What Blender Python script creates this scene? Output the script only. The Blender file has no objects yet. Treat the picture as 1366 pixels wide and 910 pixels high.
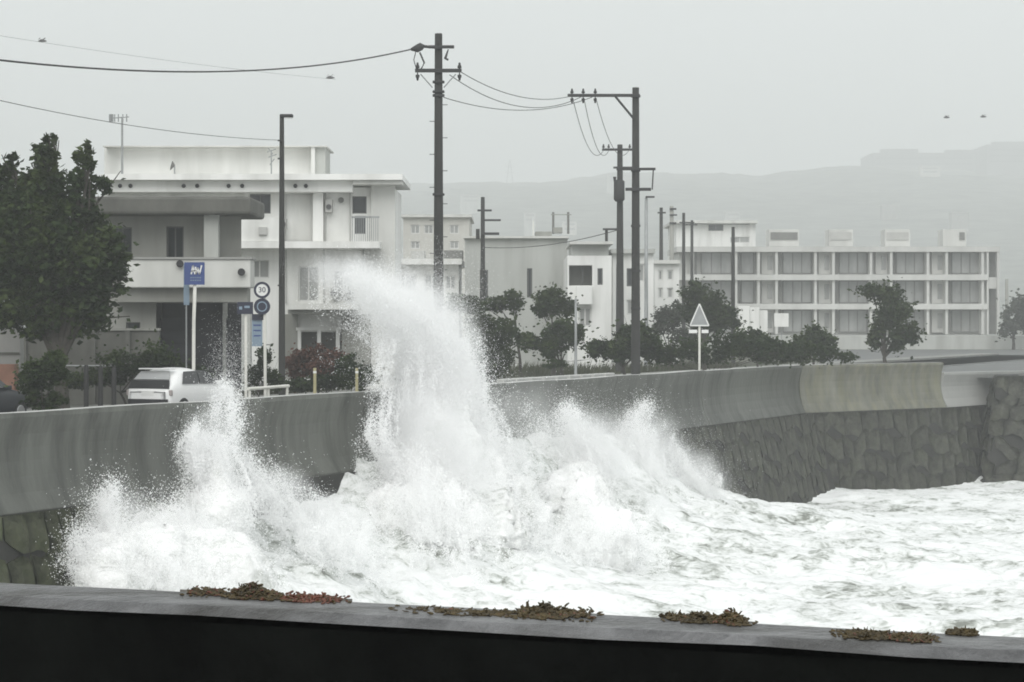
import bpy, math, random
import numpy as np
from mathutils import Vector

random.seed(7)
rng = np.random.default_rng(11)
scene = bpy.context.scene
col = scene.collection
R = math.radians

# ------------------------------------------------------------------ camera
# Level telephoto camera 2.9 m above the coast road.  Photograph 1366 px wide.
F, CX, HZ, EYE = 3000.0, 683.0, 428.0, 2.9
cam_d = bpy.data.cameras.new('camera')
cam = bpy.data.objects.new('camera', cam_d)
col.objects.link(cam)
cam.location = (0, 0, EYE)
cam.rotation_euler = (R(90), 0, 0)
cam_d.sensor_width = 36
cam_d.lens = 36 * F / 1366
cam_d.shift_y = -(455 - HZ) / 1366
cam_d.clip_start = 0.2
cam_d.clip_end = 6000
scene.camera = cam

# ------------------------------------------------------------------ sky, sun, exposure
SUN_EL, SUN_AZ = 44, 190          # broad overcast glow, high and behind the camera
w = bpy.data.worlds.new('World')
scene.world = w
w.use_nodes = True
nt = w.node_tree
nt.nodes.clear()
sky = nt.nodes.new('ShaderNodeTexSky')
sky.sky_type = 'NISHITA'
sky.sun_disc = False
sky.sun_elevation = R(SUN_EL)
sky.sun_rotation = R(SUN_AZ)
sky.dust_density = 5
hs = nt.nodes.new('ShaderNodeHueSaturation')
hs.inputs['Saturation'].default_value = 0.10
mixw = nt.nodes.new('ShaderNodeMix')
mixw.data_type = 'RGBA'
mixw.inputs[0].default_value = 0.85
mixw.inputs[7].default_value = (8.65, 9.05, 9.1, 1)      # even cloud layer
bg = nt.nodes.new('ShaderNodeBackground')
bg.inputs['Strength'].default_value = 0.1
wo = nt.nodes.new('ShaderNodeOutputWorld')
nt.links.new(sky.outputs[0], hs.inputs['Color'])
nt.links.new(hs.outputs[0], mixw.inputs[6])
nt.links.new(mixw.outputs[2], bg.inputs['Color'])
nt.links.new(bg.outputs[0], wo.inputs['Surface'])

sun_d = bpy.data.lights.new('sun', 'SUN')
sun_d.energy = 1.5
sun_d.angle = R(50)
sun_d.color = (1.0, 0.985, 0.96)
sun = bpy.data.objects.new('sun', sun_d)
col.objects.link(sun)
az = R(SUN_AZ)
sdir = Vector((math.sin(az) * math.cos(R(SUN_EL)), math.cos(az) * math.cos(R(SUN_EL)), math.sin(R(SUN_EL))))
sun.rotation_euler = sdir.to_track_quat('Z', 'Y').to_euler()
sun.location = (0, 0, 40)

scene.view_settings.view_transform = 'Standard'
scene.view_settings.look = 'None'
scene.view_settings.exposure = 0.21
scene.view_settings.gamma = 1
scene.render.engine = 'CYCLES'
cy = scene.cycles
cy.use_denoising = True
cy.max_bounces = 14
cy.diffuse_bounces = 12
cy.glossy_bounces = 3
cy.transmission_bounces = 10
cy.transparent_max_bounces = 8
cy.volume_bounces = 3
cy.filter_width = 1.8            # the photograph is slightly soft

# ------------------------------------------------------------------ helpers: layout
def PX(px, Y): return (px - CX) / F * Y
def PZ(py, Y): return EYE - (py - HZ) / F * Y
def at(px, py, Y): return Vector((PX(px, Y), Y, PZ(py, Y)))

# the seawall's own axes: s along the wall, d out to sea
S0 = np.array([-11.3, 49.6]); U = np.array([0.4122, 0.9111]); N = np.array([0.9111, -0.4122])
WALL_TOP, WALL_FOOT, SEA = 0.85, -1.35, -5.2
def W(s, d, z=0.0): return Vector((S0[0] + U[0]*s + N[0]*d, S0[1] + U[1]*s + N[1]*d, z))
def s_of(px, d):
    k = (px - CX) / F
    return (k*(S0[1] + N[1]*d) - S0[0] - N[0]*d) / (U[0] - k*U[1])
def sdz(px, py, d):
    s = s_of(px, d); Y = S0[1] + U[1]*s + N[1]*d
    return s, d, PZ(py, Y), Y

# ------------------------------------------------------------------ helpers: objects
ORG = {}
def tag(o, label=None, cat=None, group=None, kind=None):
    if label: o['label'] = label
    if cat: o['category'] = cat
    if group: o['group'] = group
    if kind: o['kind'] = kind
    return o
def empty(name, loc, label=None, cat=None, group=None):
    o = bpy.data.objects.new(name, None)
    col.objects.link(o)
    o.location = loc
    o.empty_display_size = 0.3
    ORG[o.name] = Vector(loc)
    return tag(o, label, cat, group)
def link(name, me, parent=None, loc=None):
    o = bpy.data.objects.new(name, me)
    col.objects.link(o)
    if parent is not None:
        o.parent = parent
        ORG[o.name] = ORG[parent.name]
    else:
        ORG[o.name] = Vector(loc) if loc is not None else Vector((0, 0, 0))
        if loc is not None: o.location = loc
    return o
def np_mesh(name, verts, faces, mat, smooth=False):
    verts = np.asarray(verts, dtype=np.float32); faces = np.asarray(faces, dtype=np.int32)
    k = faces.shape[1]
    me = bpy.data.meshes.new(name)
    me.vertices.add(len(verts)); me.vertices.foreach_set('co', verts.ravel())
    me.loops.add(faces.size); me.loops.foreach_set('vertex_index', faces.ravel())
    me.polygons.add(len(faces))
    me.polygons.foreach_set('loop_start', np.arange(0, faces.size, k, dtype=np.int32))
    me.update(calc_edges=True)
    me.polygons.foreach_set('use_smooth', np.full(len(faces), smooth))
    me.materials.append(mat)
    me.update()
    return me

class MB:
    def __init__(self): self.v = []; self.f = []
    def add(self, vs, fs):
        n = len(self.v)
        self.v += [tuple(a) for a in vs]
        self.f += [tuple(i + n for i in f) for f in fs]
        return self
    def box(self, x0, x1, y0, y1, z0, z1):
        return self.add([(x0,y0,z0),(x1,y0,z0),(x1,y1,z0),(x0,y1,z0),(x0,y0,z1),(x1,y0,z1),(x1,y1,z1),(x0,y1,z1)],
                        [(0,3,2,1),(4,5,6,7),(0,1,5,4),(1,2,6,5),(2,3,7,6),(3,0,4,7)])
    def obox(self, c, ax, ay, hx, hy, hz):
        """box centred on c, with horizontal axes ax, ay and half sizes"""
        c = Vector(c); ax = Vector(ax).normalized()*hx; ay = Vector(ay).normalized()*hy; z = Vector((0,0,hz))
        p = [c-ax-ay-z, c+ax-ay-z, c+ax+ay-z, c-ax+ay-z, c-ax-ay+z, c+ax-ay+z, c+ax+ay+z, c-ax+ay+z]
        return self.add(p, [(0,3,2,1),(4,5,6,7),(0,1,5,4),(1,2,6,5),(2,3,7,6),(3,0,4,7)])
    def cyl(self, a, b, r0, r1=None, n=8, caps=True):
        return self.tube([a, b], [r0, r0 if r1 is None else r1], n, caps)
    def tube(self, pts, rad, n=6, caps=True):
        pts = [Vector(p) for p in pts]
        if not hasattr(rad, '__len__'): rad = [rad]*len(pts)
        base = len(self.v); vs = []; fs = []
        for i, p in enumerate(pts):
            t = (pts[min(i+1, len(pts)-1)] - pts[max(i-1, 0)]).normalized()
            ref = Vector((0,0,1)) if abs(t.z) < 0.9 else Vector((1,0,0))
            a = t.cross(ref).normalized(); b = t.cross(a).normalized()
            for k in range(n):
                th = 2*math.pi*k/n
                vs.append(p + (a*math.cos(th) + b*math.sin(th))*rad[i])
        for i in range(len(pts)-1):
            for k in range(n):
                fs.append((i*n+k, i*n+(k+1)%n, (i+1)*n+(k+1)%n, (i+1)*n+k))
        if caps:
            fs.append(tuple(range(n))); fs.append(tuple(range((len(pts)-1)*n, len(pts)*n)))
        return self.add(vs, fs)
    def prism(self, poly, ax, h):
        """poly: list of 3D points, extruded by vector ax*h"""
        n = len(poly); off = Vector(ax)*h
        vs = [Vector(p) for p in poly]; vs += [v + off for v in vs]
        fs = [tuple(range(n)), tuple(range(2*n-1, n-1, -1))] + [(i, (i+1)%n, n+(i+1)%n, n+i) for i in range(n)]
        return self.add(vs, fs)
    def build(self, name, mat, parent=None, smooth=False, loc=None, bevel=0):
        org = ORG[parent.name] if parent is not None else (Vector(loc) if loc is not None else Vector((0,0,0)))
        me = bpy.data.meshes.new(name)
        me.from_pydata([(x-org.x, y-org.y, z-org.z) for x, y, z in self.v], [], self.f)
        me.materials.append(mat)
        if smooth:
            me.polygons.foreach_set('use_smooth', [True]*len(me.polygons))
        me.update()
        o = link(name, me, parent, loc)
        if bevel:
            m = o.modifiers.new('bevel', 'BEVEL'); m.width = bevel; m.segments = 2; m.limit_method = 'ANGLE'
        return o

# ------------------------------------------------------------------ helpers: numpy noise
_perm = np.random.default_rng(3).random((64, 64, 64)).astype(np.float32)
def vnoise(x, y, z):
    xi = np.floor(x).astype(np.int32); yi = np.floor(y).astype(np.int32); zi = np.floor(z).astype(np.int32)
    fx = (x-xi).astype(np.float32); fy = (y-yi).astype(np.float32); fz = (z-zi).astype(np.float32)
    fx = fx*fx*(3-2*fx); fy = fy*fy*(3-2*fy); fz = fz*fz*(3-2*fz)
    x0 = xi & 63; x1 = (xi+1) & 63; y0 = yi & 63; y1 = (yi+1) & 63; z0 = zi & 63; z1 = (zi+1) & 63
    P = _perm
    a = P[x0,y0,z0]*(1-fx) + P[x1,y0,z0]*fx
    b = P[x0,y1,z0]*(1-fx) + P[x1,y1,z0]*fx
    c = P[x0,y0,z1]*(1-fx) + P[x1,y0,z1]*fx
    d = P[x0,y1,z1]*(1-fx) + P[x1,y1,z1]*fx
    return ((a*(1-fy) + b*fy)*(1-fz) + (c*(1-fy) + d*fy)*fz)*2 - 1
def fbm(x, y, z, octaves=4, gain=0.5, billow=False):
    t = 0; a = 1.0; n = 0
    for i in range(octaves):
        v = vnoise(x + 17.3*i, y + 5.1*i, z + 9.7*i)
        if billow: v = 1 - 2*np.abs(v)
        t = t + a*v; n += a
        a *= gain; x = x*2.03; y = y*2.03; z = z*2.03
    return t/n

# ------------------------------------------------------------------ materials
def M(name, colr, rough=0.8, var=0.2, scale=1.5, stretch=(1,1,1), bump=0.0, bscale=12.0, spec=0.3,
      stain=None, sscale=0.8, sstretch=(1,1,0.15), samount=0.5, metallic=0.0, rnd=0.0, transl=0.0):
    m = bpy.data.materials.new(name); m.use_nodes = True
    t = m.node_tree; L = t.links; nn = t.nodes
    p = nn['Principled BSDF']
    p.inputs['Roughness'].default_value = rough
    p.inputs['Specular IOR Level'].default_value = spec
    p.inputs['Metallic'].default_value = metallic
    tc = nn.new('ShaderNodeTexCoord')
    mp = nn.new('ShaderNodeMapping'); mp.inputs['Scale'].default_value = stretch
    L.new(tc.outputs['Object'], mp.inputs['Vector'])
    no = nn.new('ShaderNodeTexNoise'); no.inputs['Scale'].default_value = scale
    no.inputs['Detail'].default_value = 6; no.inputs['Roughness'].default_value = 0.6
    L.new(mp.outputs[0], no.inputs['Vector'])
    rp = nn.new('ShaderNodeValToRGB')
    rp.color_ramp.elements[0].position = 0.3; rp.color_ramp.elements[1].position = 0.7
    rp.color_ramp.elements[0].color = tuple(c*(1-var) for c in colr) + (1,)
    rp.color_ramp.elements[1].color = tuple(min(c*(1+var), 0.99) for c in colr) + (1,)
    L.new(no.outputs['Fac'], rp.inputs['Fac'])
    out = rp.outputs['Color']
    if stain:
        mp2 = nn.new('ShaderNodeMapping'); mp2.inputs['Scale'].default_value = sstretch
        L.new(tc.outputs['Object'], mp2.inputs['Vector'])
        n2 = nn.new('ShaderNodeTexNoise'); n2.inputs['Scale'].default_value = sscale; n2.inputs['Detail'].default_value = 5
        L.new(mp2.outputs[0], n2.inputs['Vector'])
        r2 = nn.new('ShaderNodeValToRGB')
        r2.color_ramp.elements[0].position = 0.45; r2.color_ramp.elements[1].position = 0.68
        r2.color_ramp.elements[0].color = (0,0,0,1); r2.color_ramp.elements[1].color = (samount,)*3 + (1,)
        L.new(n2.outputs['Fac'], r2.inputs['Fac'])
        mx = nn.new('ShaderNodeMix'); mx.data_type = 'RGBA'
        L.new(r2.outputs['Color'], mx.inputs[0]); L.new(out, mx.inputs[6])
        mx.inputs[7].default_value = tuple(stain) + (1,)
        out = mx.outputs[2]
    if rnd:
        oi = nn.new('ShaderNodeObjectInfo')
        mr = nn.new('ShaderNodeMapRange')
        mr.inputs[3].default_value = 1-rnd; mr.inputs[4].default_value = 1+rnd
        L.new(oi.outputs['Random'], mr.inputs[0])
        mu = nn.new('ShaderNodeMix'); mu.data_type = 'RGBA'; mu.blend_type = 'MULTIPLY'; mu.inputs[0].default_value = 1
        L.new(out, mu.inputs[6]); L.new(mr.outputs[0], mu.inputs[7]); out = mu.outputs[2]
    L.new(out, p.inputs['Base Color'])
    if bump:
        nb = nn.new('ShaderNodeTexNoise'); nb.inputs['Scale'].default_value = bscale; nb.inputs['Detail'].default_value = 6
        L.new(mp.outputs[0], nb.inputs['Vector'])
        bp = nn.new('ShaderNodeBump'); bp.inputs['Strength'].default_value = bump; bp.inputs['Distance'].default_value = 0.08
        L.new(nb.outputs['Fac'], bp.inputs['Height']); L.new(bp.outputs[0], p.inputs['Normal'])
    if transl:
        tr = nn.new('ShaderNodeBsdfTranslucent'); L.new(out, tr.inputs['Color'])
        ms = nn.new('ShaderNodeMixShader'); ms.inputs[0].default_value = transl
        L.new(p.outputs[0], ms.inputs[1]); L.new(tr.outputs[0], ms.inputs[2])
        L.new(ms.outputs[0], nn['Material Output'].inputs['Surface'])
    return m

m_conc = M('wet_concrete', (0.102,0.107,0.093), 0.45, 0.25, 0.35, (1,1,0.35), 0.25, 6, 0.4, stain=(0.045,0.047,0.04), sscale=1.5, samount=0.85, rnd=0.12)
m_concpale = M('pale_stained_concrete', (0.14,0.14,0.115), 0.6, 0.4, 1.6, (1,1,0.3), 0.2, 7, 0.3, stain=(0.185,0.18,0.115), sscale=2.6, samount=0.6)
m_conclight = M('light_concrete', (0.30,0.30,0.285), 0.6, 0.15, 0.4, (1,1,0.4), 0.2, 7, 0.3)
m_cope = M('coping_concrete', (0.50,0.50,0.48), 0.5, 0.15, 0.8, (1,1,1), 0.1, 8)
m_stone = M('wet_stone', (0.040,0.041,0.031), 0.6, 0.55, 2.8, (1,1,1), 0.9, 7, 0.35, stain=(0.05,0.055,0.035), sscale=1.5, sstretch=(1,1,1), samount=0.6, rnd=0.18)
m_mossrock = M('mossy_rock', (0.055,0.060,0.035), 0.7, 0.45, 2.5, (1,1,1), 0.9, 6, 0.3, stain=(0.04,0.05,0.02), sscale=1.8, sstretch=(1,1,1), samount=0.7, rnd=0.25)
m_mortar = M('dark_mortar', (0.03,0.03,0.027), 0.8, 0.2, 3)
m_nearface = M('shade_painted_concrete', (0.0035,0.004,0.0035), 0.95, 0.6, 2.0, (1,1,1), 0.3, 6, 0.0)  # deep shade on the face is put into this near-black base colour
m_neartop = M('wet_parapet_top', (0.12,0.12,0.122), 0.36, 0.5, 4.0, (1,1,1), 0.6, 22, 0.4, stain=(0.022,0.02,0.016), sscale=1.7, sstretch=(1,2.2,1), samount=0.95)
m_asphalt = M('wet_asphalt', (0.055,0.056,0.056), 0.5, 0.2, 1.5, (1,1,1), 0.1, 30, 0.4)
m_ground = M('ground', (0.11,0.11,0.085), 0.9, 0.3, 0.2)
m_pave = M('pavement', (0.22,0.22,0.205), 0.7, 0.15, 1.0)
m_verge = M('verge', (0.045,0.05,0.03), 0.9, 0.35, 0.9)
m_line = M('road_paint', (0.7,0.7,0.68), 0.6, 0.1, 3)
m_white = M('white_render', (0.80,0.80,0.775), 0.8, 0.06, 0.5, (1,1,0.4), 0, 8, 0.2, stain=(0.48,0.48,0.45), sscale=0.9, samount=0.6)
m_offwhite = M('offwhite_render', (0.62,0.62,0.59), 0.8, 0.08, 0.5, (1,1,0.4), 0, 8, 0.2, stain=(0.36,0.36,0.33), sscale=0.9, samount=0.45)
m_flat = M('weathered_flats_render', (0.56,0.56,0.535), 0.8, 0.08, 0.3, (1,1,0.4), stain=(0.38,0.38,0.36), sscale=0.5, samount=0.5)
m_greywall = M('grey_render', (0.46,0.47,0.445), 0.85, 0.08, 0.4, (1,1,0.4), stain=(0.24,0.24,0.22), sscale=0.7, samount=0.5)
m_midgrey = M('weathered_grey_render', (0.30,0.30,0.275), 0.85, 0.12, 0.6, (1,1,0.4), stain=(0.15,0.15,0.13), sscale=1.0, samount=0.5)
m_roofslab = M('mouldy_roof_slab', (0.11,0.11,0.098), 0.85, 0.3, 0.9, (1,1,0.5), 0.2, 6)
m_tan = M('tan_render', (0.54,0.53,0.49), 0.85, 0.06, 0.5)
m_dark = M('dark_interior', (0.035,0.036,0.042), 0.8, 0.3, 1.2)
m_door = M('dark_shutter', (0.025,0.026,0.032), 0.55, 0.3, 0.8)
m_glass = M('window_glass', (0.03,0.035,0.036), 0.12, 0.2, 1, spec=0.5)
m_glassgrey = M('curtained_glass', (0.30,0.305,0.295), 0.2, 0.25, 0.8, (1,1,0.3), spec=0.5)
m_frame = M('window_frame', (0.62,0.62,0.60), 0.5, 0.05)
m_framedark = M('dark_window_frame', (0.10,0.10,0.10), 0.5, 0.1)
m_steel = M('galvanised_steel', (0.30,0.31,0.31), 0.5, 0.1, 4, metallic=0.3)
m_pole = M('concrete_pole', (0.028,0.028,0.026), 0.8, 0.25, 1.2, (1,1,0.3))
m_poledark = M('dark_fitting', (0.03,0.03,0.03), 0.6, 0.1)
m_wire = M('wire', (0.04,0.04,0.04), 0.6, 0.05)
m_signblue = M('sign_blue', (0.055,0.085,0.23), 0.45, 0.08)
m_signpale = M('sign_faded_blue', (0.22,0.29,0.36), 0.5, 0.1)
m_signwhite = M('sign_white', (0.75,0.75,0.73), 0.45, 0.05)
m_signdark = M('sign_dark', (0.025,0.028,0.05), 0.5, 0.1)
m_postwhite = M('white_post', (0.68,0.67,0.62), 0.5, 0.08)
m_yellow = M('yellow_bollard', (0.42,0.38,0.22), 0.6, 0.12)
m_car = M('white_car_paint', (0.86,0.86,0.85), 0.25, 0.02, spec=0.5)
m_carglass = M('car_glass', (0.02,0.022,0.024), 0.08, 0.1, spec=0.6)
m_hatchglass = M('painted_sky_hatch_glass', (0.33,0.335,0.335), 0.1, 0.1, spec=0.8)  # pale grey base colour stands in for sky reflected in the rear window
m_tyre = M('tyre', (0.02,0.02,0.02), 0.8, 0.1)
m_rim = M('rim', (0.4,0.4,0.4), 0.35, 0.05, metallic=0.7)
m_red = M('tail_lamp', (0.40,0.36,0.35), 0.3, 0.1)
m_blackplastic = M('black_plastic', (0.025,0.025,0.027), 0.5, 0.1)
m_darkcar = M('dark_car_paint', (0.02,0.024,0.03), 0.3, 0.1, spec=0.5)
m_bark = M('bark', (0.05,0.045,0.038), 0.9, 0.3, 3)
m_leaf = M('leaf_dark', (0.018,0.034,0.008), 0.55, 0.5, 1.2, spec=0.2, transl=0.2, stain=(0.058,0.082,0.018), sscale=1.1, sstretch=(1,1,1), samount=0.85)
m_leaf2 = M('leaf_mid', (0.021,0.037,0.010), 0.6, 0.5, 1.0, spec=0.2, transl=0.25, stain=(0.06,0.078,0.022), sscale=0.8, sstretch=(1,1,1), samount=0.7)
m_leaf3 = M('leaf_greyed', (0.075,0.085,0.065), 0.7, 0.35, 0.8, spec=0.2, transl=0.2)
m_redleaf = M('leaf_red', (0.12,0.058,0.042), 0.7, 0.5, 1.5, spec=0.2, transl=0.25)
m_weed = M('seaweed', (0.03,0.022,0.01), 0.5, 0.6, 6, spec=0.4)
m_weed2 = M('seaweed_olive', (0.055,0.04,0.016), 0.5, 0.7, 14, spec=0.3)
m_weedred = M('seaweed_red', (0.10,0.035,0.02), 0.5, 0.5, 6, spec=0.4)
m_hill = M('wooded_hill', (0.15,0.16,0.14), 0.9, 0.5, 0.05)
m_tower = M('tower_wall', (0.12,0.122,0.12), 0.85, 0.1, 0.05)
m_roofbox = M('roof_unit', (0.17,0.17,0.16), 0.8, 0.15, 1)
m_roofboxpale = M('pale_roof_unit', (0.42,0.42,0.40), 0.8, 0.1, 1)
m_rust = M('red_brown_planter', (0.26,0.14,0.10), 0.8, 0.25, 2)
m_bird = M('bird_feather', (0.22,0.22,0.22), 0.8, 0.1)

def foam_material(name, ramp, bstr):
    m = bpy.data.materials.new(name); m.use_nodes = True
    t = m.node_tree; L = t.links; nn = t.nodes; p = nn['Principled BSDF']
    tc = nn.new('ShaderNodeTexCoord')
    def noise(scale, stretch, detail, rough, dist=0.0):
        mp = nn.new('ShaderNodeMapping'); mp.inputs['Scale'].default_value = stretch
        L.new(tc.outputs['Object'], mp.inputs['Vector'])
        n = nn.new('ShaderNodeTexNoise'); n.inputs['Scale'].default_value = scale; n.inputs['Detail'].default_value = detail
        n.inputs['Roughness'].default_value = rough; n.inputs['Distortion'].default_value = dist
        L.new(mp.outputs[0], n.inputs['Vector']); return n.outputs['Fac']
    a = noise(0.7, (0.55,0.6,0.8), 10, 0.64, 0.8)
    b = noise(4.5, (0.5,0.7,0.8), 6, 0.62, 1.0)
    ad = nn.new('ShaderNodeMath'); ad.operation = 'MULTIPLY_ADD'; ad.inputs[1].default_value = 0.8
    L.new(b, ad.inputs[0]); L.new(a, ad.inputs[2])
    rp = nn.new('ShaderNodeValToRGB')
    e = rp.color_ramp.elements
    e[0].position = ramp[0][0]; e[0].color = ramp[0][1] + (1,)
    e[1].position = ramp[-1][0]; e[1].color = ramp[-1][1] + (1,)
    for (q, c_) in ramp[1:-1]:
        x = e.new(q); x.color = c_ + (1,)
    L.new(ad.outputs[0], rp.inputs['Fac'])
    L.new(rp.outputs[0], p.inputs['Base Color'])
    p.inputs['Roughness'].default_value = 0.6
    p.inputs['Specular IOR Level'].default_value = 0.25
    bp = nn.new('ShaderNodeBump'); bp.inputs['Strength'].default_value = bstr; bp.inputs['Distance'].default_value = 0.12
    L.new(b, bp.inputs['Height']); L.new(bp.outputs[0], p.inputs['Normal'])
    return m
m_foam = foam_material('sea_foam', [(0.69,(0.21,0.22,0.195)), (0.775,(0.46,0.48,0.45)), (0.86,(0.70,0.715,0.70)), (0.97,(0.82,0.83,0.825))], 0.6)
m_splash = foam_material('splash_foam', [(0.62,(0.48,0.495,0.465)), (0.74,(0.70,0.71,0.69)), (0.85,(0.82,0.825,0.815)), (0.97,(0.89,0.89,0.885))], 0.8)
m_drop = M('spray_drops', (0.99,0.99,0.99), 0.9, 0.0, 1, spec=0.0, transl=0.5)

# ------------------------------------------------------------------ setting: land, road, sea
A = W(60, 0); B = Vector((21.3, 111.0, 0)); Cc = Vector((27.6, 119.5, 0))
def ngon(name, pts, mat, kind='structure'):
    return tag(MB().add(pts, [tuple(range(len(pts)))]).build(name, mat), kind=kind)
Lp = W(-70, -0.3)
ngon('ground', [(Lp.x,Lp.y,-0.02)] + [tuple(W(60,-0.3,-0.02)), (21.1,111.3,-0.02), (27.3,119.8,-0.02), (44,126,-0.02), (120,140,-0.02),
                (1500,180,-0.02), (1500,2950,-0.02), (-1500,2950,-0.02), (-1500,Lp.y,-0.02)], m_ground)
def strip(name, s0, s1, d0, d1, z, mat):
    return ngon(name, [W(s0,d0,z), W(s1,d0,z), W(s1,d1,z), W(s0,d1,z)], mat)
strip('road', -60, 150, -10.2, -3.2, 0.0, m_asphalt)
# pavements with kerbs are real steps
def slab(name, s0, s1, d0, d1, z0, z1, mat):
    mb = MB().prism([W(s0,d0,z0), W(s1,d0,z0), W(s1,d1,z0), W(s0,d1,z0)], (0,0,1), z1-z0)
    return tag(mb.build(name, mat), kind='structure')
slab('seaside_pavement', -60, 62, -3.2, -0.46, -0.1, 0.13, m_pave)
slab('landward_pavement', -60, 150, -12.4, -10.2, -0.1, 0.13, m_pave)
strip('verge', 24, 110, -26, -12.4, 0.004, m_verge)
for k in range(24):
    s = -30 + k*6.0
    strip('lane_marking' if k == 0 else 'lane_marking', s, s+3, -6.8, -6.65, 0.004, m_line)
strip('edge_line', -60, 150, -3.75, -3.6, 0.004, m_line)
# car park with its rows of paint beyond the bend
ngon('car_park', [(16,112,0), (150,150,0), (150,225,0), (30,225,0)], M('car_park_tarmac', (0.11,0.113,0.11), 0.6, 0.15, 0.3))

# sea: one wide sheet, and the churned foam in front of the wall
def heap_profile(s):
    """height of the foam heaped on the wall foot, along s"""
    return np.interp(s, [-6, 1.0, 2.6, 6, 9, 14, 17, 24, 30, 36, 40, 44, 48, 60, 90],
                        [0, 0.0, 2.6, 3.0, 3.0, 2.7, 3.0, 3.3, 3.3, 3.0, 2.2, 0.9, 0.25, 0.1, 0.1])
def sea_mesh():
    sv = np.arange(-6, 84, 0.15); dv = np.arange(-0.2, 36, 0.15)
    s, d = np.meshgrid(sv, dv, indexing='ij')
    x = S0[0] + U[0]*s + N[0]*d; y = S0[1] + U[1]*s + N[1]*d
    z = np.full_like(s, SEA)
    swell = 0.32*np.sin((y*0.42 + x*0.12) + 1.3*fbm(x*0.09, y*0.09, x*0+3.3, 2)) + 0.45*fbm(x*0.16, y*0.22, x*0+1.1, 3)
    chop = 0.40*fbm(x*0.34, y*0.8, x*0+7.7, 5, 0.52, billow=True) + 0.07*fbm(x*1.6, y*2.8, x*0+2.7, 3, 0.6, billow=True)
    calm = np.interp(s, [38, 55], [1.0, 0.62]); z = z + (swell + chop*0.8)*calm - 0.15*(1-calm)
    hp = heap_profile(s + 1.2*fbm(s*0.3, d*0.3, s*0+2.2, 2))
    run = 3.4 + 1.6*fbm(s*0.16, s*0+0.5, s*0+8.1, 2)
    heap = hp*np.exp(-(np.maximum(d-0.9, 0)/run)**1.25)
    lump = fbm(x*0.5, y*0.5, z*0.5+4.4, 4, 0.55, billow=True)
    z = z + heap*(1 + 0.24*lump) + 0.25*np.clip(heap,0,1)*fbm(x*1.6, y*1.6, x*0+5.5, 3)
    # wash running up the foot of the turned wall
    e = np.exp(-((x-24)/7.0)**2 - ((y-110)/5.0)**2); z = z + 0.12*e
    nx, ny = s.shape
    idx = np.arange(nx*ny).reshape(nx, ny)
    f = np.stack([idx[:-1,:-1], idx[1:,:-1], idx[1:,1:], idx[:-1,1:]], -1).reshape(-1, 4)
    v = np.stack([x, y, z], -1).reshape(-1, 3)
    return np_mesh('breaking_sea', v, f, m_foam, True)
o = link('breaking_sea', sea_mesh()); tag(o, kind='structure')
ngon('open_sea', [(-40,-20,SEA-0.9), (1500,-20,SEA-0.9), (1500,175,SEA-0.9), (-20,160,SEA-0.9)], m_foam)

# ------------------------------------------------------------------ setting: seawall
seawall = empty('seawall', W(0, 0, WALL_FOOT), 'long curved-face wet concrete seawall along the coast road', 'seawall')
PROF = [(0.02,0.85),(0.03,0.74),(-0.02,0.60),(-0.10,0.35),(-0.15,0.05),(-0.15,-0.25),(-0.10,-0.6),(0.0,-0.95),(0.16,-1.25),(0.22,-1.35),
        (0.22,-1.9),(-0.75,-1.9),(-0.62,-0.9),(-0.46,0.1),(-0.44,0.85)]
def panel(p0, p1, out0, out1, mat, name='panel', gap=0.025, drop0=0.0, drop1=0.0):
    p0 = Vector(p0); p1 = Vector(p1); t = (p1-p0).normalized()
    p0 = p0 + t*gap; p1 = p1 - t*gap
    nseg = 6; rows = []
    for i in range(nseg+1):
        f = i/nseg; p = p0.lerp(p1, f); o_ = Vector(out0).lerp(Vector(out1), f)
        rows.append([Vector((p.x+o_.x*d, p.y+o_.y*d, z + (drop0*(1-f)+drop1*f)*(1 if z > 0 else 0) + (0.012*math.sin(p.x*3+p.y*2) if z > .8 else 0))) for d, z in PROF])
    n = len(PROF); vs = [v for r in rows for v in r]; fs = []
    for i in range(nseg):
        for k in range(n):
            fs.append((i*n+k, i*n+(k+1)%n, (i+1)*n+(k+1)%n, (i+1)*n+k))
    fs.append(tuple(range(n))); fs.append(tuple(range(nseg*n, nseg*n+n)))
    po = MB().add(vs, fs).build(name, mat, seawall)
    cv = []; cf = []
    for i in range(nseg+1):
        a_, b_ = Vector(rows[i][0]), Vector(rows[i][-1]); e_ = (b_-a_)*0.06
        cv += [a_+e_+Vector((0,0,.004)), b_-e_*0.3+Vector((0,0,.004))]
    for i in range(nseg): cf.append((2*i, 2*i+1, 2*i+3, 2*i+2))
    MB().add(cv, cf).build('coping', m_cope, po)
    return po
nw = (N[0], N[1], 0)
js = [-22, -12.2, -2.4, 7.4, 17.2, 27.0, 36.8, 46.6, 60.0]
nb = Vector((0.66,-0.75,0)).normalized(); nc = Vector((0.80,-0.60,0)).normalized()
for i in range(len(js)-1):
    o1 = nw if i < len(js)-2 else (Vector(nw)*0.7+nb*0.3)
    panel(W(js[i],0), W(js[i+1],0), nw, o1, m_conc, drop0=random.uniform(-.015,.015), drop1=random.uniform(-.015,.015))
panel(A, B, nb, nb, m_concpale)
panel(B, Cc, nb*0.3+nc*0.7, nc, m_conclight, drop0=-0.5, drop1=-0.62)

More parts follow.
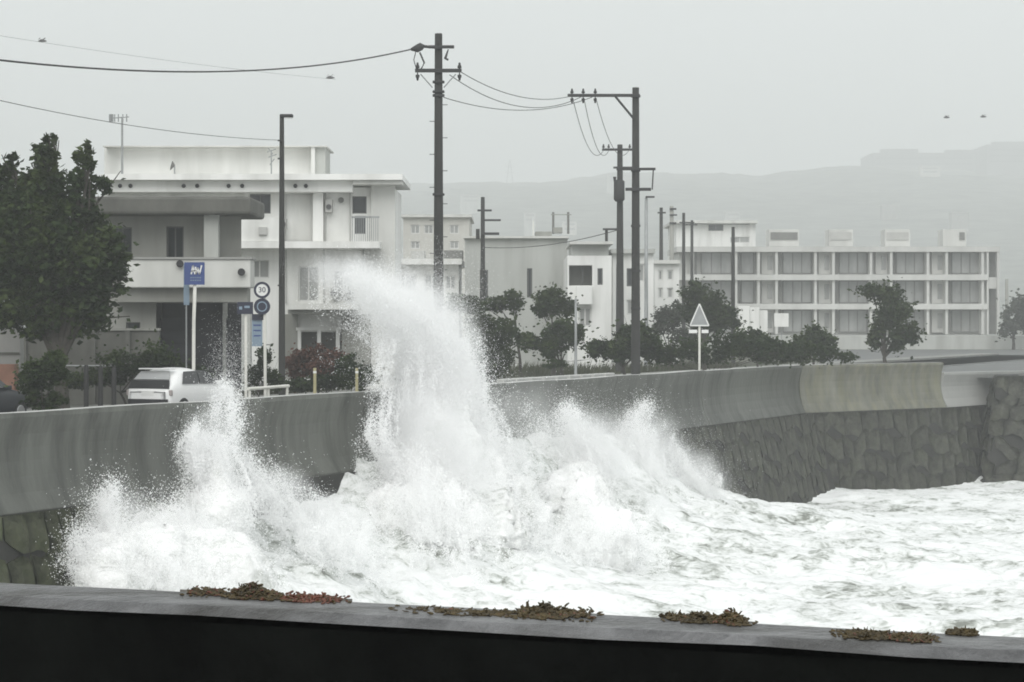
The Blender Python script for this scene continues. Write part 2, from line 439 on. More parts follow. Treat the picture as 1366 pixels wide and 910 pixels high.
# revetment of stone below the parapet
def revetment(name, label, path, courses, wmin, wmax, mat, zt, zb, batter, lean, proud, seed, skip=None, ledge=0.28):
    rr = random.Random(seed)
    base = path[0][0]
    root = empty(name, (base.x, base.y, zb), label, 'stone revetment')
    # backing
    mb = MB()
    for (p0, n0), (p1, n1) in zip(path[:-1], path[1:]):
        a = p0 + n0*ledge; b = p1 + n1*ledge; c = p1 + n1*(ledge+batter); d = p0 + n0*(ledge+batter)
        ia = p0 - n0*1.2; ib = p1 - n1*1.2
        z3 = lambda v, z: (v.x, v.y, z)
        mb.add([z3(a,zt), z3(b,zt), z3(c,zb), z3(d,zb), z3(ia,zt), z3(ib,zt), z3(ib,zb), z3(ia,zb)],
               [(0,1,2,3), (0,4,5,1), (4,7,6,5), (0,3,7,4), (1,5,6,2)])
    mb.build('mortar_core', m_mortar, root)
    # stones
    seglen = [(path[i+1][0]-path[i][0]).length for i in range(len(path)-1)]
    total = sum(seglen)
    def P(t, v):   # t metres along, v 0 top .. 1 bottom
        t = max(0.0, min(total-1e-4, t)); i = 0
        while t > seglen[i]: t -= seglen[i]; i += 1
        f = t/seglen[i]
        p = path[i][0].lerp(path[i+1][0], f); n = path[i][1].lerp(path[i+1][1], f).normalized()
        q = p + n*(ledge + batter*v)
        return Vector((q.x, q.y, zt + (zb-zt)*v)), n
    hs_ = [rr.uniform(0.8,1.25) for _ in range(courses)]; tot = sum(hs_); v = 0
    for c in range(courses):
        v0 = v; v1 = v + hs_[c]/tot; v = v1
        t = -rr.uniform(0, wmax)
        while t < total + 1:
            wd = rr.uniform(wmin, wmax)
            t0, t1 = t, t + wd; t = t1
            if t1 < 0.05 or t0 > total - 0.05: continue
            if skip and skip((t0+t1)/2): continue
            g = 0.022; K = 3; vs = []; fs = []
            pr = proud*rr.uniform(0.4, 1.5); tilt = rr.uniform(-0.04, 0.04); tv = rr.uniform(-0.035,0.035)
            jv = [rr.uniform(-0.02,0.02) for _ in range(4)]
            for iv in range(K+1):
                for it in range(K+1):
                    ft = it/K; fv = iv/K
                    edge = (it in (0, K)) or (iv in (0, K))
                    corner = (it in (0, K)) and (iv in (0, K))
                    vv = v0 + (v1-v0)*(0.03 + 0.94*fv) + (jv[0]*ft + jv[1]*(1-ft))*(1 if 0 < v0 else 0)
                    vv += 0.045*math.sin(1.7*(t0+wd*ft)+c*1.3+seed)*(1 if 0.02 < vv < 0.97 else 0) + 0.025*math.sin(4.1*(t0+wd*ft)+c*2.9)*(1 if 0.02 < vv < 0.97 else 0)
                    tt = t0 + g + (wd-2*g)*ft + lean*(vv)*1.0 + (rr.uniform(-.035,.035) if edge else 0)
                    q, n = P(tt, min(max(vv,0.0),1.0))
                    h = pr*(0.45 if edge else 1.0)*(0.4 if corner else 1) + tilt*(ft-.5) + tv*(fv-.5) + rr.uniform(-.03,.03)
                    vs.append(q + n*max(h, 0.015) + Vector((0,0,max(h,0)*0.25)))
            m_ = K+1
            for iv in range(K):
                for it in range(K):
                    a0 = iv*m_+it; fs.append((a0, a0+1, a0+m_+1, a0+m_))
            ring = [i for i in range(K+1)] + [i*m_+K for i in range(1, K+1)] + [K*m_+i for i in range(K-1, -1, -1)] + [i*m_ for i in range(K-1, 0, -1)]
            nv = len(vs)
            for i in ring:
                k = vs[i]; q, n = P(t0 + wd/2, (v0+v1)/2)
                vs.append(k - n*0.16)
            for i in range(len(ring)):
                j = (i+1) % len(ring)
                fs.append((ring[i], ring[j], nv+j, nv+i))
            MB().add(vs, fs).build('stone', mat, root, smooth=True)
    return root
n3 = Vector(nw)
revetment('stone_revetment', 'mossy rough stone base under the left end of the seawall',
          [(W(-8,0), n3), (W(7.5,0), n3)], 6, 0.5, 0.95, m_mossrock, -1.37, -6.4, 1.3, -0.2, 0.14, 5)
revetment('stone_revetment', 'dark wet stone block slope under the seawall right of the splash',
          [(W(26,0), n3), (W(57,0), n3), (W(60.3,0.2), (n3+nb).normalized())], 6, 0.6, 1.15, m_stone, -1.37, -6.4, 1.7, -1.6, 0.035, 8)
revetment('stone_revetment', 'dark stone wall past the bend, running to the right edge',
          [(W(60.3,0.2), (n3+nb).normalized()), (B, (nb*0.8+nc*0.2).normalized()), (Cc, nc), (Vector((36,122.6,0)), Vector((0.365,-0.93,0)))], 5, 0.7, 1.5, m_stone, -1.37, -6.4, 1.0, -0.5, 0.03, 9)
# plain core behind the foam, so the wall stands on something all the way
mb = MB(); mb.prism([W(-24,-0.9,-6.6), W(62,-0.9,-6.6), W(62,0.15,-6.6), W(-24,0.15,-6.6)], (0,0,1), 4.72)
mb.build('footing', m_mortar, seawall)
mb = MB(); mb.prism([W(7.6,0.15,-6.6), W(25.9,0.15,-6.6), W(25.9,0.32,-6.6), W(7.6,0.32,-6.6)], (0,0,1), 5.2)
mb.build('toe', m_mortar, seawall)
# higher stone spur at the far right, a little nearer than the turned wall
revetment('stone_spur', 'dark stone spur standing higher at the right edge of the picture',
          [(Vector((24.7,114.9,0)), Vector((-1,-0.1,0))), (Vector((24.3,112.6,0)), Vector((-0.55,-0.83,0))), (Vector((27.2,111.4,0)), Vector((0.2,-0.98,0))), (Vector((36,112,0)), Vector((0.1,-1,0)))],
          8, 0.5, 1.1, m_stone, 0.15, -6.4, 2.2, -0.5, 0.10, 21, ledge=0.0)

# ------------------------------------------------------------------ near parapet in front of the camera
ta = Vector((0.921,-0.390,0)).normalized(); tn = Vector((0.390,0.921,0)).normalized()
NB0 = Vector((-0.2,9.48,0))           # a point on its seaward top edge
def Q(t, e, z):                         # t along, e from the seaward edge toward the camera
    k = 0.49 + (-0.018)*t
    p = NB0 + ta*t - tn*(e*k); return Vector((p.x, p.y, z))
ZT = 1.70
near = empty('near_parapet', (NB0.x, NB0.y, 0.0), 'black-faced wet parapet across the bottom of the picture', 'parapet')
mb = MB(); nT = 60; nE = 8; vs = []; fs = []
for i in range(nT+1):
    t = -22 + 36*i/nT
    if t < -4: e_scale = 1
    for j in range(nE+1):
        e = j/nE
        wv = 0.002*math.sin(t*3.1+e*4) + 0.002*math.sin(t*7.3+1.3+e*9)
        edge = -0.035 if j in (0, nE) else 0
        tt = max(-6, min(6, t)); p = NB0 + ta*t - tn*(e*(0.49-0.018*tt))
        vs.append((p.x + (0.02*math.sin(t*5.7) if j == nE else 0)*tn.x, p.y + (0.02*math.sin(t*5.7)*tn.y if j == nE else 0), ZT + wv + edge))
for i in range(nT):
    for j in range(nE):
        a0 = i*(nE+1)+j; fs.append((a0, a0+1, a0+nE+2, a0+nE+1))
mb.add(vs, fs); mb.build('parapet_top', m_neartop, near, smooth=True)
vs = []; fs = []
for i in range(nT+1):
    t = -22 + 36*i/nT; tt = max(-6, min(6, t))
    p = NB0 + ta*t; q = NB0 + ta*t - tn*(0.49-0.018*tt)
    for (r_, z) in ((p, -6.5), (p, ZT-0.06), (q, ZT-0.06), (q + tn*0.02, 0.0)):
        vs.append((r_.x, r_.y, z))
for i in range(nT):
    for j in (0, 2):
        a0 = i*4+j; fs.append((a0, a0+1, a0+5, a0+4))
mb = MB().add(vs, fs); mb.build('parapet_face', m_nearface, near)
slab_pts = [Q(-22,1.02,1.15), Q(14,1.02,1.15), Vector((14,-20,1.15)), Vector((-40,-20,1.15))]
ngon('near_pavement', slab_pts, m_asphalt)

# ------------------------------------------------------------------ splashes
def surface_nets(f, o, h):
    ins = f > 0
    nx, ny, nz = f.shape
    c = np.zeros((nx-1,ny-1,nz-1), np.int8)
    for a in (0,1):
        for b in (0,1):
            for d in (0,1):
                c += ins[a:nx-1+a, b:ny-1+b, d:nz-1+d]
    act = (c > 0) & (c < 8)
    cells = np.argwhere(act)
    idx = -np.ones(act.shape, np.int64); idx[act] = np.arange(len(cells))
    acc = np.zeros((len(cells),3)); cnt = np.zeros(len(cells))
    i, j, k = cells.T
    corners = [(a,b,d) for a in (0,1) for b in (0,1) for d in (0,1)]
    val = {q: f[i+q[0], j+q[1], k+q[2]] for q in corners}
    for q in corners:
        for ax in range(3):
            if q[ax] == 1: continue
            r = list(q); r[ax] = 1; r = tuple(r)
            v0, v1 = val[q], val[r]
            cr = (v0 > 0) != (v1 > 0)
            t = np.where(cr, v0/np.where(cr, v0-v1, 1), 0)
            p = np.array(q, float)[None,:].repeat(len(cells),0); p[:,ax] = t
            acc[cr] += p[cr]; cnt[cr] += 1
    verts = (cells + acc/np.maximum(cnt,1)[:,None])*h + np.array(o)
    quads = []
    for ax in range(3):
        sl0 = [slice(None)]*3; sl1 = [slice(None)]*3
        sl0[ax] = slice(0,-1); sl1[ax] = slice(1,None)
        e = ins[tuple(sl0)] != ins[tuple(sl1)]
        b, g = [q for q in range(3) if q != ax]
        pts = np.argwhere(e)
        ok = (pts[:,b] > 0) & (pts[:,g] > 0) & (pts[:,b] < f.shape[b]-1) & (pts[:,g] < f.shape[g]-1)
        pts = pts[ok]
        if not len(pts): continue
        def cell(db, dg):
            q = pts.copy(); q[:,b] += db; q[:,g] += dg
            return idx[q[:,0], q[:,1], q[:,2]]
        qd = np.stack([cell(-1,-1), cell(0,-1), cell(0,0), cell(-1,0)], -1)
        flip = ins[tuple(sl0)][pts[:,0], pts[:,1], pts[:,2]]
        if ax == 1: flip = ~flip
        qd[~flip] = qd[~flip][:, ::-1]
        quads.append(qd)
    return verts, np.concatenate(quads)

def to_world(sdzv):
    s, d, z = sdzv[:,0], sdzv[:,1], sdzv[:,2]
    return np.stack([S0[0]+U[0]*s+N[0]*d, S0[1]+U[1]*s+N[1]*d, z], -1)

_tet = np.array([(1,1,1),(1,-1,-1),(-1,1,-1),(-1,-1,1)], float)/math.sqrt(3)
_rots = []
for _ in range(96):
    q = rng.normal(size=4); q /= np.linalg.norm(q); a,b,c,d = q
    _rots.append(np.array([[1-2*(c*c+d*d),2*(b*c-a*d),2*(b*d+a*c)],[2*(b*c+a*d),1-2*(b*b+d*d),2*(c*d-a*b)],[2*(b*d-a*c),2*(c*d+a*b),1-2*(b*b+c*c)]]))
_tpl = np.stack([_tet @ r.T for r in _rots])
def drops_mesh(name, centres, radii):
    """larger drops are four-sided, the finest mist one facet each"""
    big = radii > 0.0165
    n = int(big.sum())
    v = centres[big][:,None,:] + _tpl[rng.integers(0, len(_tpl), n)]*radii[big][:,None,None]
    f = (np.array([(0,1,2),(0,3,1),(0,2,3),(1,3,2)])[None] + 4*np.arange(n)[:,None,None]).reshape(-1,3)
    k = len(radii) - n
    v2 = centres[~big][:,None,:] + _tpl[rng.integers(0, len(_tpl), k)][:,:3]*radii[~big][:,None,None]*1.25
    f2 = np.arange(3*k).reshape(-1,3) + 4*n
    return np_mesh(name, np.concatenate([v.reshape(-1,3), v2.reshape(-1,3)]), np.concatenate([f, f2]), m_drop)

def jet_points(path, n, nstr, sigma, rl):
    """water thrown along a curved path in separate strands; path: (px, py, d, half width px) from root to tip"""
    P = []; Wd = []
    for (px, py, d, wpx) in path:
        s, d, z, Y = sdz(px, py, d)
        P.append((S0[0]+U[0]*s+N[0]*d, S0[1]+U[1]*s+N[1]*d, z)); Wd.append(wpx*Y/F)
    P = np.array(P); Wd = np.array(Wd); k = np.linspace(0, 1, len(P))
    off = rl.normal(size=(nstr,3))*0.55; off[:,1] *= 0.8; off[:,2] *= 0.25
    ta_ = rl.random(nstr)*0.5 - 0.1; tb_ = ta_ + 0.25 + 0.75*rl.random(nstr)
    wgt = rl.random(nstr)**1.5 + 0.08; wgt /= wgt.sum()
    st = rl.choice(nstr, n, p=wgt)
    u = rl.random(n)
    tt = ta_[st] + (tb_[st]-ta_[st])*u
    ok = (tt > 0) & (tt < 1); st = st[ok]; tt = tt[ok]; u = u[ok]; n = len(tt)
    c = np.stack([np.interp(tt, k, P[:,i]) for i in range(3)], -1)
    w_ = np.interp(tt, k, Wd)[:,None]
    wob = np.stack([np.sin(tt*9 + st*1.7), np.cos(tt*7 + st*2.3), np.sin(tt*11+st)*0.5], -1)*0.12
    p = c + (off[st]+wob)*w_*(0.7+0.5*u[:,None])
    p[:,2] -= 0.9*np.abs(off[st][:,0])*u**2*np.maximum(w_[:,0],.3)
    ragged = sigma*(0.35 + 1.3*u)[:,None]*(0.4+1.6*rl.random((n,1))**2)
    p += rl.normal(size=(n,3))*ragged*np.array([1,1,1.6])
    rel = p[:,:2] - S0
    return np.stack([rel@U, rel@N, p[:,2]], -1)
def mist_material():
    m = bpy.data.materials.new('drifting_spray_mist'); m.use_nodes = True
    n_ = m.node_tree; n_.nodes.clear(); L = n_.links
    tc = n_.nodes.new('ShaderNodeTexCoord'); oi = n_.nodes.new('ShaderNodeObjectInfo')
    ln = n_.nodes.new('ShaderNodeVectorMath'); ln.operation = 'LENGTH'; L.new(tc.outputs['Object'], ln.inputs[0])
    fall = n_.nodes.new('ShaderNodeMapRange'); fall.interpolation_type = 'SMOOTHSTEP'
    fall.inputs[1].default_value = 0.98; fall.inputs[2].default_value = 0.15; fall.inputs[3].default_value = 0.0; fall.inputs[4].default_value = 1.0
    L.new(ln.outputs['Value'], fall.inputs[0])
    geo = n_.nodes.new('ShaderNodeNewGeometry')
    mp = n_.nodes.new('ShaderNodeMapping'); mp.inputs['Scale'].default_value = (1.0, 1.0, 0.55); L.new(geo.outputs['Position'], mp.inputs['Vector'])
    no = n_.nodes.new('ShaderNodeTexNoise'); no.inputs['Scale'].default_value = 1.1; no.inputs['Detail'].default_value = 4; no.inputs['Roughness'].default_value = 0.6
    L.new(mp.outputs[0], no.inputs['Vector'])
    nr = n_.nodes.new('ShaderNodeMapRange'); nr.inputs[1].default_value = 0.36; nr.inputs[2].default_value = 0.66; nr.inputs[3].default_value = 0.05; nr.inputs[4].default_value = 1.6
    L.new(no.outputs['Fac'], nr.inputs[0])
    m1 = n_.nodes.new('ShaderNodeMath'); m1.operation = 'MULTIPLY'; L.new(fall.outputs[0], m1.inputs[0]); L.new(nr.outputs[0], m1.inputs[1])
    m2 = n_.nodes.new('ShaderNodeMath'); m2.operation = 'MULTIPLY'; L.new(m1.outputs[0], m2.inputs[0]); L.new(oi.outputs['Alpha'], m2.inputs[1])
    m3 = n_.nodes.new('ShaderNodeMath'); m3.operation = 'MULTIPLY'; L.new(m2.outputs[0], m3.inputs[0]); m3.inputs[1].default_value = 2.0
    pv_ = n_.nodes.new('ShaderNodeVolumePrincipled'); pv_.inputs['Color'].default_value = (0.995,0.995,0.995,1)
    L.new(m3.outputs[0], pv_.inputs['Density'])
    out = n_.nodes.new('ShaderNodeOutputMaterial'); L.new(pv_.outputs[0], out.inputs['Volume'])
    return m
m_mist = mist_material()
def _ball():
    import bmesh
    bm = bmesh.new(); bmesh.ops.create_icosphere(bm, subdivisions=2, radius=1.06)
    me = bpy.data.meshes.new('mist'); bm.to_mesh(me); bm.free(); me.materials.append(m_mist); return me
mist_ball = _ball()
def puff(root, px, py, rx, ry, d, rd, dens):
    """a soft cloud of fine spray; the object's colour alpha carries half its density per metre"""
    s, d, z, Y = sdz(px, py, d)
    o = link('mist', mist_ball, root); p = W(s, d, z)
    o.location = p - ORG[root.name]; o.scale = (rx*Y/F, rd, ry*Y/F)
    o.color = (1, 1, 1, dens/2); o['kind'] = 'stuff'
    return o
def splash(name, label, lobes, mists, shell, jets, h=0.09, amp=0.44, nscale=1.5, seed=0.0):
    """lobes: (px, py, radius px, d, stretch s, stretch d, stretch z); mists: (px, py, rx px, ry px, d, sd, count, rmin, rmax, clump)"""
    L = []
    for (px, py, r, d, a, b, c) in lobes:
        s, d, z, Y = sdz(px, py, d); m = r*Y/F
        L.append((s, d, z, m*a, m*b, m*c))
    L = np.array(L)
    lo = (L[:,:3]-L[:,3:]).min(0)-0.8; hi = (L[:,:3]+L[:,3:]).max(0)+0.8
    lo[2] = max(lo[2], -6.0)
    ax = [np.arange(lo[i], hi[i], h) for i in range(3)]
    s, d, z = np.meshgrid(*ax, indexing='ij')
    s = s.astype(np.float32); d = d.astype(np.float32); z = z.astype(np.float32)
    acc = np.zeros_like(s)
    K = 5.0
    for (cs, cd, cz, rs, rd, rz) in L:
        q = np.sqrt(((s-cs)/rs)**2 + ((d-cd)/rd)**2 + ((z-cz)/rz)**2)
        acc += np.exp(K*np.clip(1-q, -3, 3))
    f = np.log(acc + 1e-9)/K
    n1 = fbm(s*nscale+seed, d*nscale, z*nscale*0.6-seed, 5, 0.56, billow=True)
    n2 = fbm(s*0.4+seed, d*0.4, z*0.3, 2)
    f = f + amp*(n1 - 0.15) + 0.25*n2
    f[0], f[-1], f[:,0], f[:,-1], f[:,:,0], f[:,:,-1] = (-1,)*6
    v, q = surface_nets(f, lo, h)
    lab = np.arange(len(v))
    for _ in range(400):
        m_ = lab[q].min(1); new = lab.copy()
        for c_ in range(4): np.minimum.at(new, q[:,c_], m_)
        new = new[new]
        if (new == lab).all(): break
        lab = new
    ids, cn = np.unique(lab[q[:,0]], return_counts=True)
    q = q[lab[q[:,0]] == ids[np.argmax(cn)]]
    used = np.unique(q); remap = np.zeros(len(v), np.int64); remap[used] = np.arange(len(used))
    v = v[used]; q = remap[q]
    root = empty(name, W(float(L[0,0]), float(L[0,1]), SEA), label, 'wave splash')
    org = np.array(ORG[root.name])
    link('water_body', np_mesh('water_body', to_world(v)-org, q, m_splash, True), root)
    # flecks thrown off the surface
    cs = []; rs = []
    n = int(shell*1.1)
    pick = v[rng.integers(0, len(v), n)]
    away = pick - L[np.argmin(((pick[:,None,:]-L[None,:,:3])**2).sum(-1), 1), :3]
    away /= np.linalg.norm(away, axis=1)[:,None]+1e-6
    away = away + np.array([0,0,0.5]) + rng.normal(size=away.shape)*0.6
    dist = rng.exponential(0.20, n)
    p = pick + away*dist[:,None]
    keep = fbm(p[:,0]*1.3+3, p[:,1]*1.3, p[:,2]*0.9, 3) + 0.35 > dist*1.2
    p = p[keep]; cs.append(p); rs.append(0.009 + 0.018*rng.random(len(p))**3)
    for (px, py, rx, ry, d0, sd, cnt, r0, r1, clump) in mists:
        s_, _, z_, Y = sdz(px, py, d0)
        cnt = int(cnt*0.8); g = rng.normal(size=(cnt,3))*0.5
        # offsets taken along the picture's own right (world x), up and the wall's normal
        X = S0[0]+U[0]*s_+N[0]*d0; Yw = S0[1]+U[1]*s_+N[1]*d0
        wx = X + g[:,0]*rx*Y/F + 0.25*sd*g[:,1]; wy = Yw + g[:,1]*sd; wz = z_ + g[:,2]*ry*Y/F
        rel = np.stack([wx-S0[0], wy-S0[1]], -1)
        p = np.stack([rel@U, rel@N, wz], -1)
        nz = fbm(p[:,0]*0.9+seed, p[:,1]*0.9, p[:,2]*0.6+seed, 4, 0.6)
        keep = (nz*clump + rng.normal(size=cnt)*0.12 > -0.10) & ((p[:,1] > 0.05) | (p[:,2] > WALL_TOP+0.05))
        p = p[keep]; cs.append(p); rs.append(0.8*(r0 + (r1-r0)*rng.random(len(p))**4))
    for (path, cnt, nstr, sigma) in jets:
        p = jet_points(path, cnt, nstr, sigma, rng)
        nz = fbm(p[:,0]*1.6+seed, p[:,1]*1.6, p[:,2]*0.7+seed, 3, 0.6)
        p = p[(nz + rng.normal(size=len(p))*0.15 > -0.22) & ((p[:,1] > 0.05) | (p[:,2] > WALL_TOP+0.05))]
        cs.append(p); rs.append(np.clip(0.0078 + 0.0042*rng.exponential(1.0, len(p)), 0, 0.045))
    c = to_world(np.concatenate(cs)) - org; r = np.concatenate(rs)
    o = link('spray', drops_mesh('spray', c, r), root); o['kind'] = 'stuff'
    return root

splash('wave_splash', 'tall white plume of spray bursting over the seawall',
    lobes=[(560,715,72,2.4,1,1,1), (640,715,62,3.4,1,1,1), (525,685,26,2.0,1,1,1), (575,655,46,2.0,1,1,1.3), (575,600,28,1.8,1,1,1.6), (550,625,24,1.8,1,1,1.5),
           (640,650,34,2.4,1,1,1.2), (690,680,36,2.8,1,1,1), (605,620,38,2.0,1,1,1.4), (578,550,16,1.7,1,1,1.8), (600,565,24,1.8,1,1,1.6)],
    mists=[(565,520,72,120,1.5,1.5,48000,0.009,0.018,0.8), (578,455,64,90,1.3,1.3,60000,0.009,0.017,0.7), (555,415,66,64,1.2,1.4,64000,0.008,0.016,0.7), (515,392,60,42,1.0,1.4,34000,0.008,0.015,0.9),
           (475,370,52,28,0.9,1.3,20000,0.007,0.013,1.1), (435,354,46,20,0.8,1.2,10000,0.006,0.011,1.2), (685,590,64,75,2.2,1.4,9000,0.009,0.026,1.8), (650,560,50,90,1.6,1.2,8000,0.008,0.02,1.6)],
    shell=60000, seed=1.7,
    jets=[([(580,700,2.3,86), (565,620,2.0,78), (577,545,1.7,66), (580,480,1.5,62), (562,428,1.3,60), (515,390,1.1,50), (455,360,0.9,34)], 240000, 230, 0.10),
          ([(560,690,2.2,46), (524,630,1.8,30), (500,580,1.7,22), (506,520,1.5,18), (520,450,1.3,16)], 46000, 50, 0.06),
          ([(660,700,3.0,70), (650,630,2.5,50), (650,570,2.2,38), (635,520,2.0,28), (620,480,1.8,18)], 70000, 90, 0.09),
          ([(630,650,2.3,44), (616,570,1.8,38), (604,500,1.5,36), (592,445,1.4,32), (572,408,1.3,24)], 66000, 80, 0.08),
          ([(600,750,4.6,100), (580,690,3.9,84), (565,640,3.2,60), (560,600,2.8,40)], 70000, 120, 0.09),
          ([(690,740,4.6,80), (670,690,4.0,70), (655,650,3.4,50)], 36000, 80, 0.09),
          ([(690,690,2.9,50), (700,620,2.5,40), (715,570,2.3,26), (700,535,2.1,16)], 12000, 60, 0.10)])
splash('wave_splash', 'smaller spray burst on the wall in front of the white car',
    lobes=[(290,690,38,1.8,1,1,1), (350,695,38,2.0,1,1,1), (420,712,36,2.2,1,1,1), (470,715,32,2.4,1,1,1), (288,650,18,1.6,1,1,1.6)],
    mists=[(290,590,46,80,1.2,1.1,14000,0.009,0.02,1.2), (305,500,30,70,1.0,1.1,7000,0.007,0.015,1.5), (340,645,60,40,1.6,1.0,9000,0.009,0.024,1.4), (430,672,80,20,1.8,1.0,6000,0.008,0.024,1.5)],
    shell=30000, seed=5.2,
    jets=[([(310,700,1.9,60), (290,640,1.6,42), (278,595,1.4,30), (288,565,1.2,24), (300,535,1.1,18), (306,505,1.0,12)], 56000, 80, 0.07),
          ([(290,690,1.7,40), (262,630,1.4,20), (255,590,1.2,14), (262,560,1.1,10)], 20000, 36, 0.06),
          ([(450,760,3.6,90), (430,715,3.2,80), (420,685,2.8,60)], 34000, 80, 0.08),
          ([(380,705,2.1,60), (355,660,1.8,44), (335,625,1.6,26), (330,595,1.4,14)], 26000, 50, 0.08),
          ([(440,715,2.3,70), (425,685,2.0,60), (415,662,1.8,40)], 22000, 60, 0.06)])
splash('wave_splash', 'low billowing foam burst at the left end of the breaker',
    lobes=[(165,745,40,1.9,1,1,1), (145,775,38,2.2,1,1,1), (215,760,48,2.6,1,1,1), (220,715,22,1.7,1,1,1.2), (300,780,54,3.4,1,1,1), (265,745,36,2.6,1,1,1)],
    mists=[(160,680,56,44,1.5,1.0,9000,0.009,0.024,1.5), (225,690,60,36,1.5,1.0,8000,0.009,0.024,1.5), (118,735,26,60,1.8,1.0,7000,0.009,0.024,1.3)],
    shell=30000, seed=9.4,
    jets=[([(175,770,2.2,80), (160,715,1.9,62), (150,675,1.6,40), (150,645,1.5,20)], 52000, 90, 0.08),
          ([(230,800,3.8,110), (215,750,3.3,90), (200,710,2.8,60)], 40000, 90, 0.08),
          ([(150,790,2.2,50), (122,740,1.9,30), (108,700,1.7,18)], 20000, 40, 0.07),
          ([(250,760,2.4,70), (235,705,1.9,50), (225,668,1.7,28)], 34000, 60, 0.08)])
splash('wave_splash', 'rounded foam mound rolling along the wall right of the tall plume',
    lobes=[(770,650,28,2.0,1,1,1.2), (760,690,50,2.6,1,1,1), (840,660,30,2.0,1,1,1.1), (850,695,44,2.8,1,1,1), (900,675,28,2.0,1,1,1), (720,710,52,3.6,1,1,1), (800,725,44,4.2,1,1,1)],
    mists=[(778,595,66,60,1.8,1.3,36000,0.009,0.017,0.9), (848,600,74,58,1.6,1.3,36000,0.009,0.017,0.9), (905,632,66,50,1.8,1.0,18000,0.009,0.02,1.1), (955,662,40,28,1.8,1.0,5000,0.009,0.02,1.3)],
    shell=40000, seed=13.1,
    jets=[([(790,700,3.0,90), (785,635,2.4,66), (775,590,2.0,50), (762,555,1.8,32), (750,535,1.7,14)], 90000, 110, 0.09),
          ([(870,700,2.8,84), (855,635,2.2,66), (845,590,1.9,50), (850,555,1.7,30), (862,535,1.6,14)], 84000, 100, 0.09),
          ([(780,760,5.2,110), (770,705,4.5,95), (765,665,3.8,70)], 48000, 110, 0.09),
          ([(880,735,4.4,80), (865,695,3.8,66), (858,665,3.2,48)], 26000, 70, 0.08),
          ([(940,695,2.6,54), (922,650,2.1,46), (910,620,1.9,36), (900,590,1.8,20)], 40000, 60, 0.08)])

for (key, puffs) in (('tall white', [(562,430,78,72,1.3,1.5,1.3), (520,396,72,50,1.1,1.4,1.1), (462,366,76,34,0.9,1.2,0.8), (578,520,80,100,1.6,1.5,1.2), (590,620,110,100,3.0,1.8,0.8), (606,475,52,90,1.5,1.3,1.2), (560,560,70,70,2.2,1.3,0.9)]),
                     ('smaller', [(286,605,52,86,1.5,1.1,1.1), (360,660,80,50,1.9,1.2,0.8), (440,690,80,40,2.6,1.2,0.8)]),
                     ('low', [(165,710,76,70,1.9,1.3,0.9), (235,715,76,60,2.2,1.3,0.9)]),
                     ('rounded', [(780,600,84,70,2.0,1.5,1.0), (850,600,84,70,1.8,1.5,1.2), (915,640,74,54,2.0,1.3,1.0), (820,640,110,60,3.2,1.4,0.7), (700,560,100,70,1.5,1.3,0.35)])):
    for o in list(col.objects):
        if o.get('category') == 'wave splash' and o['label'].startswith(key):
            for q in puffs: puff(o, *q)

# ------------------------------------------------------------------ buildings
def facade(mb, x0, x1, z0, z1, y, depth, ops, back):
    xs = sorted({x0, x1} | {o[0] for o in ops} | {o[1] for o in ops}); zs = sorted({z0, z1} | {o[2] for o in ops} | {o[3] for o in ops})
    for i in range(len(xs)-1):
        for k in range(len(zs)-1):
            cx = (xs[i]+xs[i+1])/2; cz = (zs[k]+zs[k+1])/2
            if any(o[0] < cx < o[1] and o[2] < cz < o[3] for o in ops): continue
            mb.add([(xs[i],y,zs[k]),(xs[i+1],y,zs[k]),(xs[i+1],y,zs[k+1]),(xs[i],y,zs[k+1])], [(0,1,2,3)])
    for (a, b, c, d) in [o[:4] for o in ops]:
        e = y + depth
        mb.add([(a,y,c),(b,y,c),(b,y,d),(a,y,d),(a,e,c),(b,e,c),(b,e,d),(a,e,d)], [(0,1,5,4),(1,2,6,5),(2,3,7,6),(3,0,4,7)])
    mb.add([(x0,y,z0),(x1,y,z0),(x1,y,z1),(x0,y,z1),(x0,back,z0),(x1,back,z0),(x1,back,z1),(x0,back,z1)],
           [(0,4,7,3),(1,2,6,5),(3,7,6,2),(4,5,6,7)])

def window(root, x0, x1, z0, z1, y, pane=None, fr=None, mull=1, trans=0, t=0.05, name='window', sill=False):
    pane = pane or m_glass; fr = fr or m_frame
    mb = MB(); yb = y + 0.06
    mb.box(x0, x0+t, y, yb, z0, z1); mb.box(x1-t, x1, y, yb, z0, z1)
    mb.box(x0+t, x1-t, y, yb, z0, z0+t); mb.box(x0+t, x1-t, y, yb, z1-t, z1)
    wd = (x1-x0-2*t)
    for i in range(1, mull+1):
        xm = x0+t + wd*i/(mull+1); mb.box(xm-t/2, xm+t/2, y+0.005, yb-0.005, z0+t, z1-t)
    for i in range(1, trans+1):
        zm = z0 + (z1-z0)*i/(trans+1); mb.box(x0+t, x1-t, y+0.012, yb-0.012, zm-t/2, zm+t/2)
    wob = mb.build(name, fr, root)
    for i in range(mull+1):
        a = x0+t + wd*i/(mull+1) + (t/2 if i else 0); b = x0+t + wd*(i+1)/(mull+1) - (t/2 if i < mull else 0)
        MB().box(a, b, y+0.025, y+0.04, z0+t, z1-t).build('pane', pane, wob)
    if sill:
        MB().box(x0-0.06, x1+0.06, y-0.14, y-0.002, z0-0.08, z0-0.003).build('sill', fr, wob)
    return wob

